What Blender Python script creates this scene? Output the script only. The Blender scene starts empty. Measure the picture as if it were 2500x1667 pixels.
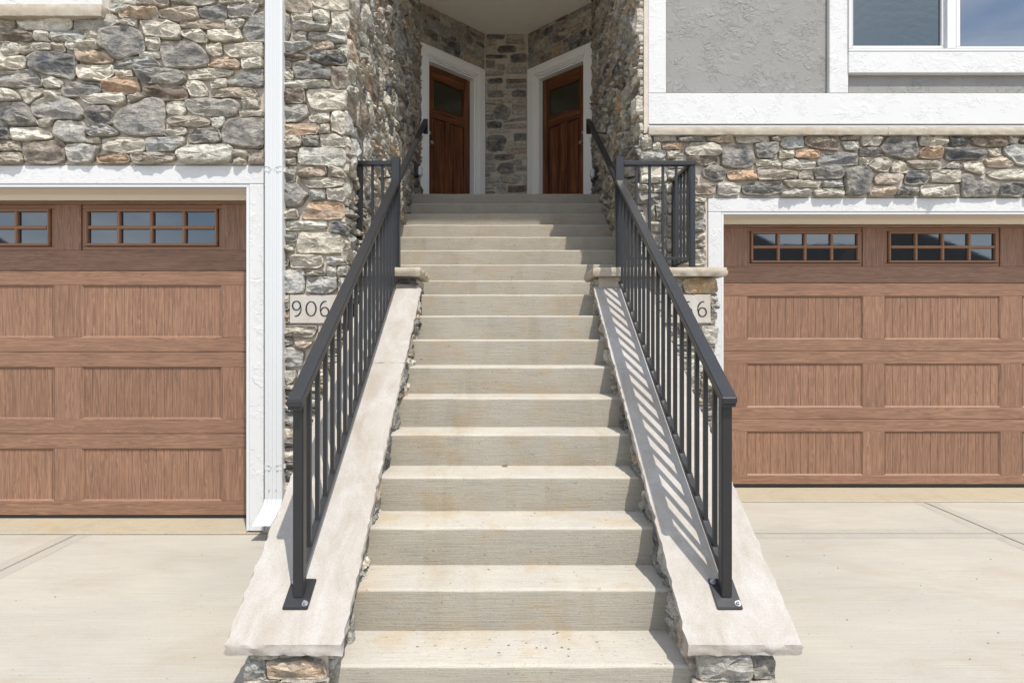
import bpy, bmesh, math, random
from mathutils import Vector, Matrix, noise

# ------------------------------------------------------------------ camera, sky, sun, exposure
SC = bpy.context.scene
F = 1450.0            # focal length in pixels of the 2500 px wide frame
CX, CY = 1235.0, 833.5
EYE = 1.39            # eye height above the garage floor
cam_data = bpy.data.cameras.new('camera')
cam = bpy.data.objects.new('camera', cam_data)
SC.collection.objects.link(cam)
cam_data.sensor_width = 36.0
cam_data.lens = F / 2500.0 * 36.0
cam_data.shift_x = (1250.0 - CX) / 2500.0
cam_data.clip_start = 0.05
cam_data.clip_end = 3000
cam.location = (0, 0, EYE)
cam.rotation_euler = (math.pi / 2, 0, 0)
SC.camera = cam

SUN_EL = math.radians(61.5)
SUN_AZ = math.radians(27.3)            # to the right of the line behind the camera
to_sun = Vector((math.sin(SUN_AZ) * math.cos(SUN_EL), -math.cos(SUN_AZ) * math.cos(SUN_EL), math.sin(SUN_EL)))
world = bpy.data.worlds.new('World'); SC.world = world
world.use_nodes = True
wn, wl = world.node_tree.nodes, world.node_tree.links
wn.clear()
w_out = wn.new('ShaderNodeOutputWorld'); w_bg = wn.new('ShaderNodeBackground')
w_sky = wn.new('ShaderNodeTexSky'); w_sky.sky_type = 'NISHITA'; w_sky.sun_disc = False
w_sky.sun_elevation = SUN_EL
w_sky.sun_rotation = math.atan2(to_sun.x, to_sun.y)
w_sky.air_density = 1.0; w_sky.dust_density = 1.0; w_sky.ozone_density = 1.0
w_tc = wn.new('ShaderNodeTexCoord'); w_map = wn.new('ShaderNodeMapping')
w_map.inputs['Scale'].default_value = (1, 1, 2.2)
w_map.inputs['Location'].default_value = (2.7, 0.4, 1.3)
w_noise = wn.new('ShaderNodeTexNoise'); w_noise.inputs['Scale'].default_value = 4.2
w_noise.inputs['Detail'].default_value = 8; w_noise.inputs['Roughness'].default_value = 0.58
w_ramp = wn.new('ShaderNodeValToRGB')
w_ramp.color_ramp.elements[0].position = 0.41; w_ramp.color_ramp.elements[1].position = 0.67
w_mix = wn.new('ShaderNodeMix'); w_mix.data_type = 'RGBA'
w_mix.inputs['B'].default_value = (7.6, 7.9, 8.3, 1)
wl.new(w_tc.outputs['Generated'], w_map.inputs['Vector'])
wl.new(w_map.outputs['Vector'], w_noise.inputs['Vector'])
wl.new(w_noise.outputs['Fac'], w_ramp.inputs['Fac'])
wl.new(w_ramp.outputs['Color'], w_mix.inputs['Factor'])
wl.new(w_sky.outputs['Color'], w_mix.inputs['A'])
wl.new(w_mix.outputs['Result'], w_bg.inputs['Color'])
wl.new(w_bg.outputs['Background'], w_out.inputs['Surface'])
w_bg.inputs['Strength'].default_value = 0.15

sun_data = bpy.data.lights.new('sun', 'SUN')
sun_data.energy = 3.3; sun_data.angle = math.radians(0.53); sun_data.color = (1.0, 0.955, 0.885)
sun = bpy.data.objects.new('sun', sun_data); SC.collection.objects.link(sun)
sun.location = to_sun * 40
sun.rotation_euler = (-to_sun).to_track_quat('-Z', 'Y').to_euler()

SC.view_settings.view_transform = 'Standard'
SC.view_settings.look = 'None'
SC.view_settings.exposure = 0.74
SC.view_settings.gamma = 1.0
SC.view_settings.use_curve_mapping = False
SC.render.engine = 'CYCLES'
SC.cycles.max_bounces = 12
SC.cycles.diffuse_bounces = 8
SC.cycles.use_denoising = True

# ------------------------------------------------------------------ helpers
RNG = random.Random(7)
COL = SC.collection


def P(px, py, d):
    """photograph pixel (2500 px frame) at depth d -> world point"""
    return Vector(((px - CX) * d / F, d, EYE + (CY - py) * d / F))


def V(vx, vy, d):
    """same from the 2352 px wide view"""
    return P(vx * 1.06293, vy * 1.06293, d)


class MB:
    def __init__(self):
        self.v, self.f, self.c = [], [], []

    def add(self, verts, faces, cols=None):
        o = len(self.v)
        self.v += [Vector(p) for p in verts]
        self.f += [tuple(i + o for i in f) for f in faces]
        if cols is not None:
            self.c += cols

    def box(self, x0, x1, y0, y1, z0, z1):
        x0, x1 = min(x0, x1), max(x0, x1); y0, y1 = min(y0, y1), max(y0, y1); z0, z1 = min(z0, z1), max(z0, z1)
        self.add([(x0, y0, z0), (x1, y0, z0), (x1, y1, z0), (x0, y1, z0), (x0, y0, z1), (x1, y0, z1), (x1, y1, z1), (x0, y1, z1)],
                 [(0, 3, 2, 1), (4, 5, 6, 7), (0, 1, 5, 4), (1, 2, 6, 5), (2, 3, 7, 6), (3, 0, 4, 7)])
        return self

    def fbox(self, fr, u0, u1, v0, v1, n0, n1):
        """box in a wall frame"""
        u0, u1 = min(u0, u1), max(u0, u1); v0, v1 = min(v0, v1), max(v0, v1); n0, n1 = min(n0, n1), max(n0, n1)
        p = [fr.at(u, v, n) for n in (n0, n1) for (u, v) in ((u0, v0), (u1, v0), (u1, v1), (u0, v1))]
        self.add(p, [(0, 3, 2, 1), (4, 5, 6, 7), (0, 1, 5, 4), (1, 2, 6, 5), (2, 3, 7, 6), (3, 0, 4, 7)])
        return self

    def bar(self, a, b, w, h, up=(0, 0, 1), vertical_ends=False):
        """rectangular bar from a to b, w wide across, h tall, centred on the line"""
        a, b = Vector(a), Vector(b)
        t = (b - a).normalized()
        side = t.cross(Vector(up)).normalized()
        top = Vector((0, 0, 1)) * (1 / max(0.2, side.cross(t).z)) if vertical_ends else side.cross(t).normalized()
        pts = []
        for p in (a, b):
            for (s, q) in ((-1, -1), (1, -1), (1, 1), (-1, 1)):
                pts.append(p + side * (s * w / 2) + top * (q * h / 2))
        self.add(pts, [(0, 1, 2, 3), (7, 6, 5, 4), (0, 4, 5, 1), (1, 5, 6, 2), (2, 6, 7, 3), (3, 7, 4, 0)])
        return self

    def tube(self, a, b, r, n=10, r2=None, caps=True):
        a, b = Vector(a), Vector(b); t = (b - a).normalized()
        s = t.orthogonal().normalized(); q = t.cross(s)
        r2 = r if r2 is None else r2
        pts = []
        for (p, rr) in ((a, r), (b, r2)):
            for k in range(n):
                an = 2 * math.pi * k / n
                pts.append(p + (s * math.cos(an) + q * math.sin(an)) * rr)
        fs = [(k, (k + 1) % n, n + (k + 1) % n, n + k) for k in range(n)]
        if caps:
            fs += [tuple(range(n - 1, -1, -1)), tuple(range(n, 2 * n))]
        self.add(pts, fs)
        return self

    def prism(self, prof, x0, x1, flip=False):
        """profile [(y,z)...] extruded along x"""
        n = len(prof)
        pts = [(x0, y, z) for (y, z) in prof] + [(x1, y, z) for (y, z) in prof]
        self.add(pts, [(k, (k + 1) % n, n + (k + 1) % n, n + k) for k in range(n)] + [tuple(range(n - 1, -1, -1)), tuple(range(n, 2 * n))])
        return self

    def mesh(self, name, bevel=0.0, seg=1, recalc=True, sharp=None, origin=None):
        me = bpy.data.meshes.new(name)
        o = origin or Vector((0, 0, 0))
        me.from_pydata([tuple(p - o) for p in self.v], [], self.f)
        if self.c:
            at = me.color_attributes.new('Col', 'FLOAT_COLOR', 'POINT')
            flat = []
            for c in self.c:
                flat += [c[0], c[1], c[2], 1.0]
            at.data.foreach_set('color', flat)
        if bevel > 0 or recalc:
            bm = bmesh.new(); bm.from_mesh(me)
            if recalc:
                bmesh.ops.recalc_face_normals(bm, faces=bm.faces)
            if bevel > 0:
                es = [e for e in bm.edges if len(e.link_faces) == 2 and e.calc_face_angle(0) > 0.5]
                bmesh.ops.bevel(bm, geom=es, offset=bevel, segments=seg, affect='EDGES', clamp_overlap=True)
            bm.to_mesh(me); bm.free()
        if sharp is not None:
            me.polygons.foreach_set('use_smooth', [True] * len(me.polygons))
            me.set_sharp_from_angle(angle=math.radians(sharp))
        me.update()
        return me


def obj(name, me, mat=None, parent=None, kind=None, label=None):
    o = bpy.data.objects.new(name, me)
    COL.objects.link(o)
    if mat is not None and me is not None and not me.materials:
        me.materials.append(mat)
    if parent is not None:
        o.parent = parent
    if kind: o['kind'] = kind
    if label: o['label'] = label
    return o


def thing(name, label, cat, loc=(0, 0, 0), group=None):
    o = bpy.data.objects.new(name, None); COL.objects.link(o)
    o.location = loc; o.empty_display_size = 0.1
    o['label'] = label; o['category'] = cat; o['kind'] = 'thing'
    if group: o['group'] = group
    return o


def root_of(o):
    while o.parent: o = o.parent
    return o


def part(name, mb, mat, parent, bevel=0.0, seg=1, sharp=None, recalc=True, kind=None, label=None):
    """child mesh whose vertices are given in world space"""
    r = root_of(parent)
    return obj(name, mb.mesh(name, bevel, seg, recalc, sharp, Vector(r.location)), mat, parent, kind, label)


def structure(name, mb, mat, **k):
    o = obj(name, mb.mesh(name, **k), mat); o['kind'] = 'structure'
    return o


class Frame:
    """a wall plane: u along, v up, n out"""
    def __init__(self, o, u, n=None, v=(0, 0, 1)):
        self.o, self.u, self.v = Vector(o), Vector(u).normalized(), Vector(v).normalized()
        self.n = self.u.cross(self.v)

    def at(self, u, v, n=0.0):
        return self.o + self.u * u + self.v * v + self.n * n


# ------------------------------------------------------------------ materials
def new_mat(name):
    m = bpy.data.materials.new(name); m.use_nodes = True
    nt = m.node_tree; nt.nodes.clear()
    out = nt.nodes.new('ShaderNodeOutputMaterial'); b = nt.nodes.new('ShaderNodeBsdfPrincipled')
    nt.links.new(b.outputs['BSDF'], out.inputs['Surface'])
    return m, nt, b


class NT:
    def __init__(self, nt):
        self.nt = nt
        g = nt.nodes.new('ShaderNodeNewGeometry')
        self.pos = g.outputs['Position']; self.nor = g.outputs['Normal']

    def mapping(self, vec, scale=(1, 1, 1), loc=(0, 0, 0), rot=(0, 0, 0)):
        m = self.nt.nodes.new('ShaderNodeMapping'); self.nt.links.new(vec, m.inputs['Vector'])
        m.inputs['Scale'].default_value = scale; m.inputs['Location'].default_value = loc; m.inputs['Rotation'].default_value = rot
        return m.outputs['Vector']

    def noise(self, vec, scale, detail=4, rough=0.5, dist=0.0, out='Fac'):
        n = self.nt.nodes.new('ShaderNodeTexNoise'); self.nt.links.new(vec, n.inputs['Vector'])
        n.inputs['Scale'].default_value = scale; n.inputs['Detail'].default_value = detail
        n.inputs['Roughness'].default_value = rough; n.inputs['Distortion'].default_value = dist
        return n.outputs[out]

    def voronoi(self, vec, scale, feature='F1', out='Distance'):
        n = self.nt.nodes.new('ShaderNodeTexVoronoi'); self.nt.links.new(vec, n.inputs['Vector'])
        n.feature = feature; n.inputs['Scale'].default_value = scale
        return n.outputs[out]

    def ramp(self, fac, stops):
        r = self.nt.nodes.new('ShaderNodeValToRGB'); self.nt.links.new(fac, r.inputs['Fac'])
        els = r.color_ramp.elements
        while len(els) < len(stops): els.new(0.5)
        for e, (p, c) in zip(els, stops):
            e.position = p
            e.color = (c, c, c, 1) if isinstance(c, (int, float)) else (c[0], c[1], c[2], 1)
        return r.outputs['Color']

    def mix(self, fac, a, b, blend='MIX'):
        m = self.nt.nodes.new('ShaderNodeMix'); m.data_type = 'RGBA'; m.blend_type = blend; m.clamp_factor = True
        for sock, val in (('Factor', fac), ('A', a), ('B', b)):
            s = m.inputs[sock]
            if isinstance(val, (int, float)): s.default_value = val if sock == 'Factor' else (val, val, val, 1)
            elif isinstance(val, tuple): s.default_value = (val[0], val[1], val[2], 1)
            else: self.nt.links.new(val, s)
        return m.outputs['Result']

    def math(self, op, a, b=0.0, c=0.0):
        m = self.nt.nodes.new('ShaderNodeMath'); m.operation = op
        for k, val in enumerate((a, b, c)):
            if isinstance(val, (int, float)): m.inputs[k].default_value = val
            else: self.nt.links.new(val, m.inputs[k])
        return m.outputs[0]

    def bump(self, height, strength, dist, normal=None):
        b = self.nt.nodes.new('ShaderNodeBump'); self.nt.links.new(height, b.inputs['Height'])
        b.inputs['Strength'].default_value = strength; b.inputs['Distance'].default_value = dist
        if normal is not None: self.nt.links.new(normal, b.inputs['Normal'])
        return b.outputs['Normal']

    def link(self, a, b):
        self.nt.links.new(a, b)


def mat_stone(name='stone'):
    m, nt, b = new_mat(name); n = NT(nt)
    at = nt.nodes.new('ShaderNodeAttribute'); at.attribute_name = 'Col'
    oi = nt.nodes.new('ShaderNodeObjectInfo')
    blot = n.ramp(n.noise(n.pos, 9, 6, 0.62, 0.4), [(0.42, 0.0), (0.60, 1.0)])
    c = n.mix(n.math('MULTIPLY', blot, 0.46), at.outputs['Color'], (0.47, 0.43, 0.355))
    # dark veins, the split layers of the rock
    strat = n.noise(n.mapping(n.pos, (7, 7, 34)), 1.0, 6, 0.7, 0.6)
    c = n.mix(n.ramp(strat, [(0.32, 0.6), (0.46, 0.0)]), c, n.mix(1.0, c, (0.45, 0.42, 0.40), 'MULTIPLY'))
    fine = n.noise(n.pos, 130, 4, 0.7)
    c = n.mix(0.8, c, n.ramp(fine, [(0.28, 0.66), (0.72, 1.28)]), 'MULTIPLY')
    mid = n.noise(n.pos, 24, 6, 0.65)
    c = n.mix(0.9, c, n.ramp(mid, [(0.30, 0.62), (0.70, 1.28)]), 'MULTIPLY')
    n.link(c, b.inputs['Base Color'])
    b.inputs['Roughness'].default_value = 0.86
    b.inputs['Specular IOR Level'].default_value = 0.3
    vor = n.voronoi(n.mapping(n.pos, (1, 1, 1.6)), 17, 'F1')
    h1 = n.noise(n.mapping(n.pos, (1, 1, 1.8)), 16, 7, 0.68, 0.5)
    h2 = n.noise(n.pos, 90, 5, 0.7)
    nb = n.bump(vor, 0.8, 0.022)
    nb = n.bump(h1, 0.9, 0.036, nb)
    nb = n.bump(h2, 0.5, 0.006, nb)
    n.link(nb, b.inputs['Normal'])
    return m


def mat_mortar():
    m, nt, b = new_mat('mortar'); n = NT(nt)
    c = n.ramp(n.noise(n.pos, 14, 6, 0.65), [(0.3, (0.42, 0.37, 0.31)), (0.7, (0.54, 0.48, 0.405))])
    n.link(c, b.inputs['Base Color']); b.inputs['Roughness'].default_value = 0.95
    n.link(n.bump(n.noise(n.pos, 120, 4, 0.7), 0.8, 0.006), b.inputs['Normal'])
    return m


def mat_concrete(name, a, c2, stain=(0.42, 0.30, 0.16), broom='x', rough_bump=1.0, stain_amt=0.8, pits=True):
    m, nt, b = new_mat(name); n = NT(nt)
    big = n.noise(n.pos, 2.1, 5, 0.6, 0.5)
    c = n.mix(n.ramp(big, [(0.32, 0.0), (0.68, 1.0)]), a, c2)
    st = n.noise(n.mapping(n.pos, (1, 1, 1.6), (3.1, 1.7, 0.4)), 3.4, 6, 0.62, 0.6)
    c = n.mix(n.math('MULTIPLY', n.ramp(st, [(0.52, 0.0), (0.76, 1.0)]), stain_amt), c, stain)
    st2 = n.noise(n.mapping(n.pos, (1, 1, 1.3), (9.1, 4.7, 2.4)), 5.2, 6, 0.62, 0.4)
    c = n.mix(n.math('MULTIPLY', n.ramp(st2, [(0.55, 0.0), (0.75, 1.0)]), 0.35), c, n.mix(1.0, c, (0.70, 0.74, 0.78), 'MULTIPLY'))
    fine = n.noise(n.pos, 160, 3, 0.7)
    c = n.mix(0.7, c, n.ramp(fine, [(0.25, 0.80), (0.75, 1.14)]), 'MULTIPLY')
    sc = (5.0, 165, 165) if broom == 'x' else (165, 5.0, 165)
    br = n.noise(n.mapping(n.pos, sc), 1.0, 4, 0.7)
    c = n.mix(0.55, c, n.ramp(br, [(0.30, 0.66), (0.48, 1.00), (0.72, 1.10)]), 'MULTIPLY')
    if pits:
        scr = n.noise(n.mapping(n.pos, (26, 60, 60), (2, 7, 3), (0, 0.5, 0)), 1.0, 3, 0.6, 0.8)
        c = n.mix(n.math('MULTIPLY', n.ramp(scr, [(0.655, 0.0), (0.70, 1.0)]), 0.45), c, (0.12, 0.105, 0.08))
        # water marks running over the edges
        wm = n.noise(n.mapping(n.pos, (5.5, 1.2, 1.2), (4, 4, 4)), 1.0, 5, 0.6, 0.3)
        c = n.mix(n.math('MULTIPLY', n.ramp(wm, [(0.54, 0.0), (0.70, 1.0)]), 0.42), c, n.mix(1.0, c, (0.80, 0.74, 0.62), 'MULTIPLY'))
        pv = n.noise(n.mapping(n.pos, (1, 1, 1)), 48, 2, 0.5)
        pit = n.ramp(pv, [(0.70, 0.0), (0.76, 1.0)])
        c = n.mix(n.math('MULTIPLY', pit, 0.55), c, (0.10, 0.085, 0.065))
    n.link(c, b.inputs['Base Color']); b.inputs['Roughness'].default_value = 0.9
    b.inputs['Specular IOR Level'].default_value = 0.25
    nb = n.bump(br, 0.45 * rough_bump, 0.006)
    nb = n.bump(n.noise(n.pos, 60, 5, 0.7), 0.35 * rough_bump, 0.006, nb)
    n.link(nb, b.inputs['Normal'])
    return m


def mat_stucco(name, col, strength=1.0, var=0.06, cover=0.0):
    """knock-down stucco: flat trowelled islands with sharp ragged edges"""
    m, nt, b = new_mat(name); n = NT(nt)
    # trowel islands: a lip where a noise crosses its middle, shown only in scattered patches
    def lips(scale, dist, mscale, loc, lo, hi):
        v = n.mapping(n.pos, (1, 1, 1.25), loc)
        r = n.noise(v, scale, 3, 0.5, dist)
        step = n.ramp(r, [(0.492, 0.0), (0.506, 1.0), (0.60, 0.55), (0.70, 0.0)])
        line = n.ramp(r, [(0.484, 0.0), (0.497, 1.0), (0.512, 0.0)])
        mask = n.ramp(n.noise(n.mapping(n.pos, (1, 1, 1), (loc[2], loc[0], loc[1])), mscale, 3, 0.55), [(lo, 0.0), (hi, 1.0)])
        return n.math('MULTIPLY', step, mask), n.math('MULTIPLY', line, mask)
    a1, l1 = lips(6.5, 0.7, 5.0, (0, 0, 0), 0.50 - cover, 0.64 - cover)
    a2, l2 = lips(15, 1.1, 7.0, (5.3, 2.1, 8.7), 0.50 - cover, 0.62 - cover)
    fine = n.noise(n.pos, 60, 5, 0.7)
    c = n.mix(n.noise(n.pos, 3, 4), tuple(x * (1 - var) for x in col), tuple(min(0.9, x * (1 + var)) for x in col))
    c = n.mix(n.math('MULTIPLY', n.math('MAXIMUM', l1, l2), 0.16), c, tuple(x * 0.55 for x in col))
    n.link(c, b.inputs['Base Color']); b.inputs['Roughness'].default_value = 0.85
    b.inputs['Specular IOR Level'].default_value = 0.25
    nb = n.bump(a1, 0.6 * strength, 0.006)
    nb = n.bump(a2, 0.75 * strength, 0.005, nb)
    nb = n.bump(fine, 0.22 * strength, 0.004, nb)
    n.link(nb, b.inputs['Normal'])
    return m


def mat_limestone(name, col):
    m, nt, b = new_mat(name); n = NT(nt)
    st = n.noise(n.mapping(n.pos, (1.6, 0.7, 0.7), (0, 0, 0), (0, 0, 0.5)), 4.5, 6, 0.65, 0.7)
    c = n.mix(n.ramp(st, [(0.35, 0.0), (0.7, 1.0)]), col, tuple(x * y for x, y in zip(col, (0.80, 0.745, 0.675))))
    w = n.noise(n.pos, 7.5, 5, 0.6, 0.3)
    c = n.mix(n.ramp(w, [(0.52, 0.0), (0.75, 0.5)]), c, (0.41, 0.395, 0.375))
    fine = n.noise(n.pos, 150, 4, 0.75)
    c = n.mix(0.8, c, n.ramp(fine, [(0.25, 0.80), (0.75, 1.16)]), 'MULTIPLY')
    n.link(c, b.inputs['Base Color']); b.inputs['Roughness'].default_value = 0.88
    b.inputs['Specular IOR Level'].default_value = 0.25
    nb = n.bump(n.noise(n.pos, 30, 6, 0.7), 0.35, 0.008)
    nb = n.bump(fine, 0.35, 0.003, nb)
    n.link(nb, b.inputs['Normal'])
    return m


def mat_garage(name, grain):
    m, nt, b = new_mat(name); n = NT(nt)
    if grain == 'z':
        base = n.mapping(n.pos, (40, 40, 1.0))
        fine = n.mapping(n.pos, (210, 210, 4.0))
    else:
        base = n.mapping(n.pos, (1.0, 40, 40))
        fine = n.mapping(n.pos, (4.0, 210, 210))
    # cathedral figure: warped bands
    w = n.noise(base, 0.9, 4, 0.55, 1.1)
    bands = n.math('FRACT', n.math('MULTIPLY', w, 9.0))
    tri = n.math('ABSOLUTE', n.math('SUBTRACT', bands, 0.5))
    f2 = n.noise(fine, 1.0, 4, 0.7, 0.2)
    fac = n.math('ADD', n.math('MULTIPLY', tri, 1.0), n.math('MULTIPLY', n.math('SUBTRACT', f2, 0.5), 0.8))
    c = n.ramp(fac, [(0.00, (0.138, 0.075, 0.047)), (0.25, (0.206, 0.110, 0.068)), (0.60, (0.300, 0.166, 0.101))])
    big = n.noise(n.pos, 1.7, 3, 0.5)
    c = n.mix(0.5, c, n.ramp(big, [(0.3, 0.86), (0.7, 1.10)]), 'MULTIPLY')
    oi = nt.nodes.new('ShaderNodeObjectInfo')       # each pressed panel a little different
    c = n.mix(1.0, c, n.ramp(oi.outputs['Random'], [(0.0, 0.91), (1.0, 1.08)]), 'MULTIPLY')
    # pale specks of dust
    sp = n.ramp(n.noise(n.pos, 95, 1, 0.4), [(0.77, 0.0), (0.80, 0.5)])
    c = n.mix(sp, c, (0.50, 0.38, 0.28))
    n.link(c, b.inputs['Base Color'])
    b.inputs['Roughness'].default_value = 0.55
    b.inputs['Specular IOR Level'].default_value = 0.35
    n.link(n.bump(fac, 0.30, 0.0025), b.inputs['Normal'])
    return m


def mat_mahogany(name, ax):
    m, nt, b = new_mat(name); n = NT(nt)
    sc = (16, 16, 0.9) if ax == 'z' else (1.2, 1.2, 22)
    w = n.noise(n.mapping(n.pos, sc), 1.0, 6, 0.65, 1.0)
    c = n.ramp(w, [(0.28, (0.028, 0.009, 0.005)), (0.48, (0.115, 0.038, 0.015)), (0.68, (0.270, 0.100, 0.037))])
    f = n.noise(n.mapping(n.pos, tuple(x * 7 for x in sc)), 1.0, 3, 0.6)
    c = n.mix(0.6, c, n.ramp(f, [(0.3, 0.65), (0.7, 1.2)]), 'MULTIPLY')
    n.link(c, b.inputs['Base Color']); b.inputs['Roughness'].default_value = 0.30
    return m


def mat_plain(name, col, rough=0.5, metal=0.0, spec=0.5, bump=0.0, bscale=60, var=0.0):
    m, nt, b = new_mat(name); n = NT(nt)
    if var > 0:
        c = n.mix(n.noise(n.pos, 9, 5, 0.6), tuple(x * (1 - var) for x in col), tuple(x * (1 + var) for x in col))
        n.link(c, b.inputs['Base Color'])
    else:
        b.inputs['Base Color'].default_value = (*col, 1)
    b.inputs['Roughness'].default_value = rough; b.inputs['Metallic'].default_value = metal
    b.inputs['Specular IOR Level'].default_value = spec
    if bump > 0:
        n.link(n.bump(n.noise(n.pos, bscale, 4, 0.6), bump, 0.003), b.inputs['Normal'])
    return m


def mat_glass(name, col, ior=1.9, wave=0.0, wscale=9):
    m, nt, b = new_mat(name); n = NT(nt)
    b.inputs['Base Color'].default_value = (*col, 1)
    b.inputs['Roughness'].default_value = 0.03
    b.inputs['IOR'].default_value = ior
    if wave > 0:
        n.link(n.bump(n.noise(n.mapping(n.pos, (1, 1, 1.5)), wscale, 3, 0.5), wave, 0.01), b.inputs['Normal'])
    return m


def mat_driveway():
    m, nt, b = new_mat('driveway_concrete'); n = NT(nt)
    big = n.noise(n.mapping(n.pos, (0.6, 1.4, 1)), 1.3, 5, 0.6, 0.4)
    c = n.mix(n.ramp(big, [(0.32, 0.0), (0.68, 1.0)]), (0.325, 0.304, 0.262), (0.375, 0.345, 0.290))
    st = n.noise(n.mapping(n.pos, (0.7, 1.5, 1), (5, 2, 0)), 2.2, 6, 0.65, 0.6)
    c = n.mix(n.math('MULTIPLY', n.ramp(st, [(0.50, 0.0), (0.76, 1.0)]), 0.62), c, (0.300, 0.250, 0.190))
    br = n.noise(n.mapping(n.pos, (2.2, 130, 1)), 1.0, 4, 0.7)
    c = n.mix(0.7, c, n.ramp(br, [(0.3, 0.84), (0.7, 1.08)]), 'MULTIPLY')
    fine = n.noise(n.pos, 140, 3, 0.7)
    c = n.mix(0.6, c, n.ramp(fine, [(0.25, 0.86), (0.75, 1.10)]), 'MULTIPLY')
    sp = n.ramp(n.noise(n.pos, 42, 2, 0.5), [(0.725, 0.0), (0.76, 1.0)])
    c = n.mix(n.math('MULTIPLY', sp, 0.55), c, (0.11, 0.09, 0.07))
    n.link(c, b.inputs['Base Color']); b.inputs['Roughness'].default_value = 0.9
    b.inputs['Specular IOR Level'].default_value = 0.25
    nb = n.bump(br, 0.3, 0.005)
    n.link(n.bump(n.noise(n.pos, 70, 4, 0.7), 0.25, 0.005, nb), b.inputs['Normal'])
    return m


M = {}
M['stone'] = mat_stone()
M['mortar'] = mat_mortar()
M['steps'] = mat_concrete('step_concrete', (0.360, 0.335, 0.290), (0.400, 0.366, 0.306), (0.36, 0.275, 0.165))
M['riser_shade'] = mat_concrete('riser_shade_concrete', (0.268, 0.243, 0.200), (0.310, 0.280, 0.226), (0.30, 0.235, 0.145))  # darker copy of the step concrete; riser shade painted into the colour
M['drive'] = mat_driveway()
M['tooled'] = mat_concrete('tooled_concrete', (0.300, 0.280, 0.244), (0.320, 0.298, 0.255), broom='y', rough_bump=0.3, pits=False, stain_amt=0.2)
M['sill_concrete'] = mat_concrete('apron_concrete', (0.315, 0.275, 0.205), (0.335, 0.285, 0.200), stain=(0.33, 0.235, 0.13), rough_bump=0.5, stain_amt=0.45)
M['white_stucco'] = mat_stucco('white_stucco', (0.535, 0.532, 0.523), 0.7, 0.03)
M['grey_stucco'] = mat_stucco('grey_stucco', (0.232, 0.225, 0.210), 1.15, 0.09, 0.035)
M['ceiling'] = mat_plain('ceiling_stucco', (0.86, 0.82, 0.74), 0.9, 0, 0.2, 0.5, 30, 0.05)
M['cap'] = mat_limestone('cap_limestone', (0.362, 0.340, 0.312))
M['ledge'] = mat_limestone('ledge_limestone', (0.42, 0.375, 0.305))
M['plaque'] = mat_limestone('plaque_limestone', (0.47, 0.435, 0.395))
M['gz'] = mat_garage('garage_grain_upright', 'z')
M['gx'] = mat_garage('garage_grain_level', 'x')
M['gframe'] = mat_plain('garage_window_frame', (0.235, 0.122, 0.068), 0.5, 0, 0.35, 0.1, 80, 0.06)
M['seal'] = mat_plain('rubber_seal', (0.012, 0.012, 0.013), 0.6)
M['rail'] = mat_plain('rail_bronze_paint', (0.015, 0.0152, 0.0165), 0.36, 0, 0.5, 0.06, 120, 0.3)
M['bolt'] = mat_plain('bolt_zinc', (0.42, 0.42, 0.43), 0.35, 1.0)
M['chrome'] = mat_plain('satin_metal', (0.60, 0.60, 0.62), 0.3, 0.9)
M['lid'] = mat_plain('grey_lid_plastic', (0.55, 0.57, 0.60), 0.25)
M['black'] = mat_plain('black_plastic', (0.015, 0.015, 0.016), 0.5)
M['paint'] = mat_plain('white_paint', (0.82, 0.81, 0.78), 0.5, 0, 0.4, 0.06, 60)
M['vinyl'] = mat_plain('white_vinyl', (0.56, 0.56, 0.56), 0.4, 0, 0.45)
M['soffit'] = mat_plain('cream_trim', (0.74, 0.68, 0.58), 0.55, 0, 0.3)
M['spout'] = mat_plain('downspout_enamel', (0.515, 0.522, 0.522), 0.34, 0, 0.5)
M['mahz'] = mat_mahogany('mahogany_upright', 'z')
M['mahx'] = mat_mahogany('mahogany_level', 'x')
M['pane'] = mat_glass('garage_glass', (0.012, 0.014, 0.017), 2.05, 0.004, 14)
M['wpane'] = mat_glass('window_glass', (0.016, 0.030, 0.034), 1.9, 0.22, 12)
M['wpane_sky_tint'] = mat_glass('window_glass_sky_tint', (0.040, 0.062, 0.095), 2.25, 0.03, 5)  # blue of the reflected sky put into the base colour
M['dpane'] = mat_glass('door_glass', (0.038, 0.036, 0.022), 1.55, 0.25, 22)
M['digit'] = mat_plain('digit_black', (0.010, 0.010, 0.010), 0.5)
M['house'] = mat_plain('house_siding', (0.32, 0.30, 0.27), 0.85, 0, 0.2, 0.3, 20, 0.1)
M['roof'] = mat_plain('roof_shingle', (0.040, 0.037, 0.034), 0.9, 0, 0.2, 0.8, 30, 0.4)
M['bounce_ground'] = mat_plain('bounce_soil', (0.34, 0.29, 0.22), 0.95, 0, 0.1, 0.8, 40, 0.25)  # unseen ground, made pale to bounce light into the porch
M['road'] = mat_plain('bounce_street', (0.36, 0.345, 0.31), 0.92, 0, 0.2, 0.5, 90, 0.15)  # unseen street, likewise made pale to throw fill light back
M['leaf'] = mat_plain('dry_leaf', (0.16, 0.075, 0.03), 0.8)
M['grit'] = mat_plain('grit_grey', (0.20, 0.18, 0.15), 0.9, 0, 0.3, 0.3, 90, 0.3)
M['shade'] = mat_plain('dark_void', (0.02, 0.02, 0.02), 0.9)

# ------------------------------------------------------------------ stones
STONE = {  # real colours of the kinds of stone
    'k': (0.092, 0.093, 0.096), 'G': (0.185, 0.182, 0.174), 'm': (0.310, 0.300, 0.275), 'g': (0.400, 0.390, 0.362),
    'b': (0.515, 0.472, 0.390), 'w': (0.610, 0.570, 0.480), 't': (0.370, 0.310, 0.245), 'd': (0.165, 0.122, 0.092),
    'o': (0.470, 0.315, 0.205), 'q': (0.480, 0.370, 0.270), 'O': (0.540, 0.345, 0.165)}
EDGE = (0.43, 0.385, 0.315)


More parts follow.
